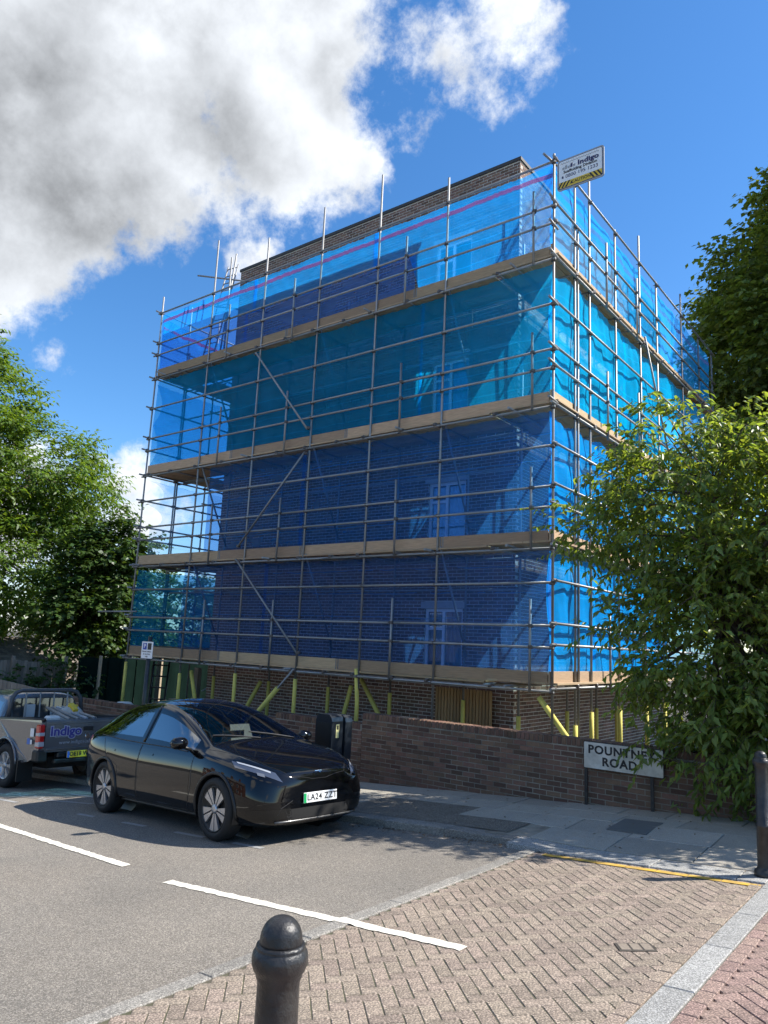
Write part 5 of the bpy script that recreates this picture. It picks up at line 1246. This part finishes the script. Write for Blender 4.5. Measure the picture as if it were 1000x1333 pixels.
# ------------------------------------------------------------------ vegetation
def leaf_quads(P, Dr, Nn, ln, wd, fold=.0):
    """P points, Dr directions, Nn normals (n,3); diamond leaves of 2 folded quads -> V,F"""
    Sd = np.cross(Dr, Nn); Sd /= np.linalg.norm(Sd, axis=1, keepdims=True)+1e-9; Nn = np.cross(Sd, Dr)
    ln = ln[:, None]; wd = wd[:, None]; n = len(P)
    a = P; b_ = P+Dr*ln*.45+Sd*wd*.5+Nn*wd*fold; c = P+Dr*ln-Nn*ln*.12; d = P+Dr*ln*.45-Sd*wd*.5+Nn*wd*fold
    V = np.stack([a, b_, c, d], 1).reshape(-1, 3); F = np.arange(4*n).reshape(n, 4)
    if fold:
        F = np.concatenate([np.stack([F[:, 0], F[:, 1], F[:, 2]], 1), np.stack([F[:, 0], F[:, 2], F[:, 3]], 1)], 0)
    return V, F
def unit(a): return a/(np.linalg.norm(a, axis=1, keepdims=True)+1e-9)
def in_blobs(n, blobs, shell=.55, rng=RNG):
    """points inside a union of ellipsoids, denser towards the surface"""
    vol = np.array([b_[1][0]*b_[1][1]*b_[1][2] for b_ in blobs]); k = rng.choice(len(blobs), n, p=vol/vol.sum())
    C = np.array([b_[0] for b_ in blobs])[k]; Rr_ = np.array([b_[1] for b_ in blobs])[k]
    d = unit(rng.normal(size=(n, 3))); r_ = rng.random(n)**(1/3); r_ = shell+(1-shell)*r_
    r_ *= 1+.16*np.sin(d[:, 0]*5+k)*np.sin(d[:, 1]*6+2*k)*np.sin(d[:, 2]*5+3)+rng.normal(0, .05, n)
    return C+d*Rr_*r_[:, None], d
def limb(mb, p0, p1, r0_, r1_, bend=.15, n=6, rng=random):
    p0, p1 = Vector(p0), Vector(p1); L_ = (p1-p0).length; o = Vector((rng.uniform(-1, 1), rng.uniform(-1, 1), rng.uniform(.2, 1)))*bend*L_
    pts = [p0.lerp(p1, i/n)+o*math.sin(math.pi*i/n)*(1-.3*i/n) for i in range(n+1)]
    mb.path(pts, r0_, 7, [r0_+(r1_-r0_)*(i/n) for i in range(n+1)]); return pts
def tree(name, label, base, fork, blobs, n_cl, per, spread, ln, wd, m, trunk_r, droop=.3, fold=0., n_limb=26, shell=.5, seed=1, parts=0, group=None, up_bias=.7, flat=1.0, twigs=0):
    rng = np.random.default_rng(seed); rr = random.Random(seed)
    t = thing(name, label, 'tree', base, group=group)
    C, dC = in_blobs(n_cl, blobs, shell, rng)
    tb = MB(); base, fork = Vector(base), Vector(fork)
    limb(tb, base, fork, trunk_r, trunk_r*.75, .03, 6, rr)
    idx = rng.choice(n_cl, min(n_limb, n_cl), replace=False); tips = []
    for i in idx[:max(5, n_limb//5)]:
        q = fork.lerp(Vector(C[i]), .72); pts = limb(tb, fork, q, trunk_r*.5, trunk_r*.16, .12, 7, rr); tips += pts[2:]
    for i in idx:
        c = Vector(C[i]); s_ = min(tips, key=lambda p: (p-c).length+.3*max(0, p.z-c.z)); limb(tb, s_, c, trunk_r*.14, trunk_r*.03, .10, 5, rr)
    tb.build('trunk', bark, t, smooth=True)
    # leaves set alternately along short twigs that leave each cluster centre and droop
    n = n_cl*per; od = np.repeat(dC, per, 0)
    ntw = max(1, per//9); tw = unit(np.repeat(dC, ntw, 0)*.55+rng.normal(size=(n_cl*ntw, 3))*np.array([.6, .6, .35*flat])+np.array([0, 0, .12]))
    tl = spread*rng.uniform(1.6, 3.4, n_cl*ntw); tid = np.repeat(np.arange(n_cl)*ntw, per)+np.tile(np.arange(per) % ntw, n_cl)
    so_ = np.repeat(C, ntw, 0)+rng.normal(size=(n_cl*ntw, 3))*spread*.55
    k_ = np.tile(np.arange(per)//ntw, n_cl)/max(1, per/ntw-1); u_ = np.clip(k_+rng.uniform(-.06, .06, n), 0, 1.05)
    d0 = tw[tid]; P = so_[tid]+d0*(tl[tid]*u_)[:, None]; P[:, 2] -= droop*tl[tid]*u_**2*.55
    sdv = unit(np.cross(d0, np.array([0, 0, 1.]))+1e-4); sg_ = np.where(rng.random(n) < .5, -1., 1.)[:, None]
    Dr = unit(d0*.65+sdv*sg_*.75+rng.normal(size=(n, 3))*.28+np.array([0, 0, -droop*1.5]))
    Nn = unit(rng.normal(size=(n, 3))*.38+np.array([0, 0, up_bias+.25])+d0*.2)
    if twigs:
        TV = []; TF = []
        for q in range(0, len(tw), twigs):
            a_ = Vector(so_[q]); dd = Vector(tw[q]); L1 = tl[q]; m_ = a_+dd*L1*.5-Vector((0, 0, droop*L1*.14)); e_ = a_+dd*L1-Vector((0, 0, droop*L1*.55)); r_ = trunk_r*.028
            o_ = dd.orthogonal().normalized(); p_ = dd.cross(o_)
            b0 = len(TV)
            for pt, rq in ((a_, r_*1.4), (m_, r_), (e_, r_*.4)):
                for an_ in (0, 2.09, 4.19): TV.append(tuple(pt+o_*(rq*math.cos(an_))+p_*(rq*math.sin(an_))))
            TF += [(b0+3*h+g, b0+3*h+(g+1) % 3, b0+3*h+3+(g+1) % 3, b0+3*h+3+g) for h in (0, 1) for g in range(3)]
        tm_ = MB(); tm_.add(TV, TF); stuff(link('twigs', np_mesh('twigs', np.array(TV), np.array(TF)), bark, t))
    l = ln*rng.uniform(.65, 1.25, n); w = wd*rng.uniform(.7, 1.2, n)
    keep = P[:, 2] > base.z+.05
    P, Dr, Nn, l, w = P[keep], Dr[keep], Nn[keep], l[keep], w[keep]
    if parts:
        vis = np.array([(Vector(p)-CAM).dot(fw) for p in P[:20000]]); order = np.argsort(vis)[:parts*6:6]
        lm = MB(); V, F = leaf_quads(np.zeros((1, 3)), np.array([[1., 0, 0]]), np.array([[0., 0, 1]]), np.array([1.]), np.array([wd/ln]), fold); lm.add(V, [tuple(f) for f in F]); me = lm.mesh('leaf'); me.materials.append(m)
        for k in order:
            d = Vector(Dr[k]); s_ = d.cross(Vector(Nn[k])).normalized(); nn = s_.cross(d)
            o = bpy.data.objects.new('leaf', me); COL.objects.link(o); o.parent = t; o.matrix_parent_inverse = t.matrix_basis.inverted()
            q = l[k]; o.matrix_basis = Matrix(((d.x*q, -s_.x*q, nn.x*q, P[k][0]), (d.y*q, -s_.y*q, nn.y*q, P[k][1]), (d.z*q, -s_.z*q, nn.z*q, P[k][2]), (0, 0, 0, 1)))
        mk = np.ones(len(P), bool); mk[order] = False; P, Dr, Nn, l, w = P[mk], Dr[mk], Nn[mk], l[mk], w[mk]
    V, F = leaf_quads(P, Dr, Nn, l, w, fold); me = np_mesh('crown', V, F); stuff(link('crown', me, m, t))
    return t
lf_cherry = leaf_mat('cherry_leaf', (.18, .25, .06), .54, .38, .36)
lf_lime = leaf_mat('lime_leaf', (.15, .20, .05), .48, .4, .5)
lf_ash = leaf_mat('ash_leaf', (.115, .195, .038), .5, .35, .5)
lf_maple = leaf_mat('maple_leaf', (.06, .11, .026), .42, .45, .4)
tree('cherry_tree', 'leafy overhanging tree with long drooping leaves in front of the scaffold, right', (3.35, -.75, gz(3.35, -.75)), (3.0, -.7, .9),
     [((2.75, -.75, 2.55), (1.55, 1.4, 1.45)), ((4.3, -.6, 2.1), (1.9, 1.5, 1.5)), ((3.1, -1.15, .5), (1.55, 1.0, 1.6)), ((4.7, -1.0, .4), (1.7, 1.2, 1.9)), ((1.35, -.9, 2.35), (.85, .7, .55)), ((3.2, -1.5, -.8), (.6, .5, .95)), ((3.7, -1.6, -.7), (1.0, .6, .95)), ((1.0, -1.0, 2.1), (.55, .4, .25)), ((2.2, -.9, 3.7), (.5, .5, .75)), ((3.5, -.7, 3.45), (.6, .6, .5)), ((1.75, -1.1, 1.0), (.55, .5, .3)), ((1.9, -1.1, .25), (.5, .4, .3)), ((1.75, -1.1, 3.1), (.5, .5, .45)), ((2.62, -1.75, -1.02), (.15, .12, .30)), ((3.6, -1.1, -.7), (1.4, .7, 1.0)), ((4.9, -1.1, -.5), (1.5, .9, 1.2)), ((3.3, -1.3, .9), (1.4, .6, 1.0))],
     1650, 27, .16, .142, .060, lf_cherry, .13, droop=.5, fold=.18, n_limb=190, shell=.3, twigs=1, seed=5, parts=250, up_bias=.5)
tree('lime_tree', 'tall dense lime tree rising behind the scaffold at the right', (4.2, 19, -2), (4.0, 19, 5),
     [((4.0, 18.5, 11.8), (5.6, 5, 6.0)), ((4.4, 18, 17.2), (3.9, 4.5, 4.2)), ((1.2, 16.5, 11.2), (3.0, 3, 2.6)), ((1.8, 17.0, 14.4), (2.9, 3, 2.0)), ((1.8, 16.5, 6.5), (3.4, 3, 3.2))],
     1350, 90, .36, .24, .18, lf_lime, .38, droop=.35, n_limb=60, shell=.55, seed=6)
tree('ash_tree', 'big airy light green tree filling the left edge of the photo', (-28.5, -3, -3.6), (-28, -2.5, 3),
     [((-27.5, -2.0, 8.6), (4, 5.0, 4.6)), ((-27, 3.0, 7.2), (3.2, 3.6, 2.7)), ((-27, 1.5, 3.2), (3.4, 5.2, 3.2)), ((-27, 5.4, 7.0), (2.0, 2.6, 1.0)), ((-27.5, -5, 5), (4, 4, 4.5)), ((-27, 4.2, 5.2), (2.4, 3.0, 1.3))],
     1450, 99, .34, .26, .10, lf_ash, .36, droop=.35, n_limb=110, shell=.35, seed=7, flat=.6)
tree('maple_tree', 'dark bushy tree beside the left end of the scaffold', (-21.8, 4.4, -3.4), (-21.8, 4.4, .2),
     [((-21.8, 4.3, 2.2), (1.8, 1.75, 2.5)), ((-21.6, 4.9, 3.6), (1.5, 1.3, 1.6)), ((-21.5, 3.2, .6), (1.3, 1.3, 1.3)), ((-21.6, 5.6, 1.0), (1.5, 1.3, 1.8))],
     420, 65, .24, .18, .16, lf_maple, .16, droop=.35, n_limb=60, shell=.35, seed=8)
tree('hedge_tree', 'sunlit yellow-green bush behind the shed roof at the left edge', (-30, 3.5, -3.4), (-30, 3.5, -2),
     [((-30, 3.5, .6), (1.5, 5.5, 1.8)), ((-30, 9, .4), (1.8, 4, 2.2)), ((-31, 14, 1.0), (2, 5, 3))], 380, 60, .35, .16, .12, leaf_mat('bush_leaf', (.11, .14, .025), .4, .4, .5), .12, droop=.3, n_limb=20, seed=9)
iv = tree('climbing_plant', 'dark ivy hanging over the board fence behind the pickup', (-19.7, 2.0, -3.3), (-19.7, 2.0, -2.2),
     [((-19.6, 2.0, -1.35), (.35, .9, .6)), ((-19.6, .4, -1.2), (.3, .5, .45)), ((-19.6, 3.0, -1.6), (.3, .6, .4))], 70, 40, .13, .11, .09, lf_maple, .04, droop=.4, n_limb=12, seed=10)
iv['category'] = 'plant'
# fallen leaves along the kerb
n = 420; xs_ = RNG.uniform(-2.4, 3.2, n); ys_ = np.where(RNG.random(n) < .65, -4.17-np.abs(RNG.normal(0, .10, n)), RNG.uniform(-3.9, -1.7, n))
zz = np.array([gz(a, b_)+(.012 if b_ < -4.17 else ph(a, b_)+.012) for a, b_ in zip(xs_, ys_)]); an = RNG.uniform(0, 6.28, n)
V, F = leaf_quads(np.stack([xs_, ys_, zz], 1), np.stack([np.cos(an), np.sin(an), np.zeros(n)], 1), np.tile([[0., 0, 1.]], (n, 1))+RNG.normal(0, .25, (n, 3)), RNG.uniform(.025, .06, n), RNG.uniform(.012, .03, n))
tree('hawthorn_tree', 'mid green tree seen through the netting at the scaffold left end', (-24.5, 11.5, -3.6), (-24.5, 11.5, -.5),
     [((-24, 10.3, .7), (2, 3.2, 2.5)), ((-24, 14, .3), (2, 3, 2.3)), ((-23.5, 8.6, -.8), (1.5, 2.0, 1.6))], 420, 60, .26, .19, .14, lf_maple, .15, droop=.35, n_limb=40, seed=12)
lt = link('leaf_litter', np_mesh('leaf_litter', V, F), M('dry_leaf', (.13, .085, .045), .9, island=.5)); stuff(lt); lt['label'] = 'dry fallen leaves scattered along the kerb and pavement'; lt['category'] = 'leaf litter'

# ------------------------------------------------------------------ terrace across the road, seen in the car's paint and windows
def terrace_house(x, k):
    h = thing('terraced_house', ['red brick terraced house across the road with a pale painted door, mirrored in the car', 'brown brick terraced house across the road mirrored in the black car doors', 'yellow brick terraced house across the road mirrored in the car side windows', 'end house of the terrace across the road, mirrored in the black car tail'][k % 4], 'house', (x, -23, gz(x, -14)))
    z0 = gz(x, -14)-.3; w = 6.2; bm_ = [M('terrace_brick_red', (.20, .085, .055), .9, var=.2, vscale=5, bump=.3), M('terrace_brick_brown', (.17, .10, .065), .9, var=.2, vscale=5, bump=.3), M('terrace_brick_yellow', (.27, .20, .12), .9, var=.2, vscale=5, bump=.3), M('terrace_brick_red', (.20, .085, .055))][k % 4]
    b = MB(); b.box((x, -26, z0+3.3), (w/2-.002, 3, 3.3)); b.build('wall', bm_, h)
    b = MB(); b.add([(x-w/2, -22.8, z0+6.5), (x+w/2, -22.8, z0+6.5), (x+w/2, -26, z0+8.8), (x-w/2, -26, z0+8.8), (x-w/2, -29.2, z0+6.5), (x+w/2, -29.2, z0+6.5)], [(0, 1, 2, 3), (3, 2, 5, 4), (0, 3, 4), (1, 5, 2)]); rf = b.build('roof', roof_tile, h)
    b = MB(); b.box((x-w/2+.5, -26, z0+9.2), (.45, .5, .9)); b.build('chimney', bm_, rf)
    for (wx, wz, ww, wh) in ((-1.7, 1.9, .75, .85), (-1.7, 4.9, .75, .8), (1.2, 4.9, .5, .8)):
        b = MB(); b.box((x+wx, -22.97, z0+wz), (ww, .05, wh)); f = b.build('window', white_frame, h)
        b = MB(); b.box((x+wx, -22.91, z0+wz+wh*.5), (ww-.08, .02, wh*.42)); b.box((x+wx, -22.91, z0+wz-wh*.5), (ww-.08, .02, wh*.42)); b.build('pane', M('terrace_pane', (.05, .06, .07), .05, coat=1.0), f)
        b = MB(); b.box((x+wx, -22.95, z0+wz-wh-.07), (ww+.1, .1, .06)); b.build('sill', concrete, f)
    b = MB(); b.box((x+1.5, -22.97, z0+1.3), (.48, .05, 1.05)); d = b.build('door', M('door_'+str(k % 4), [(.35, .4, .42), (.05, .12, .07), (.2, .03, .03), (.03, .04, .10)][k % 4], .4), h)
    b = MB(); b.cbox((x+1.85, -22.9, z0+1.25), (.03, .03, .05), .008); b.build('handle', chrome, d)
for k in range(4): terrace_house(-12-k*6.2, k)
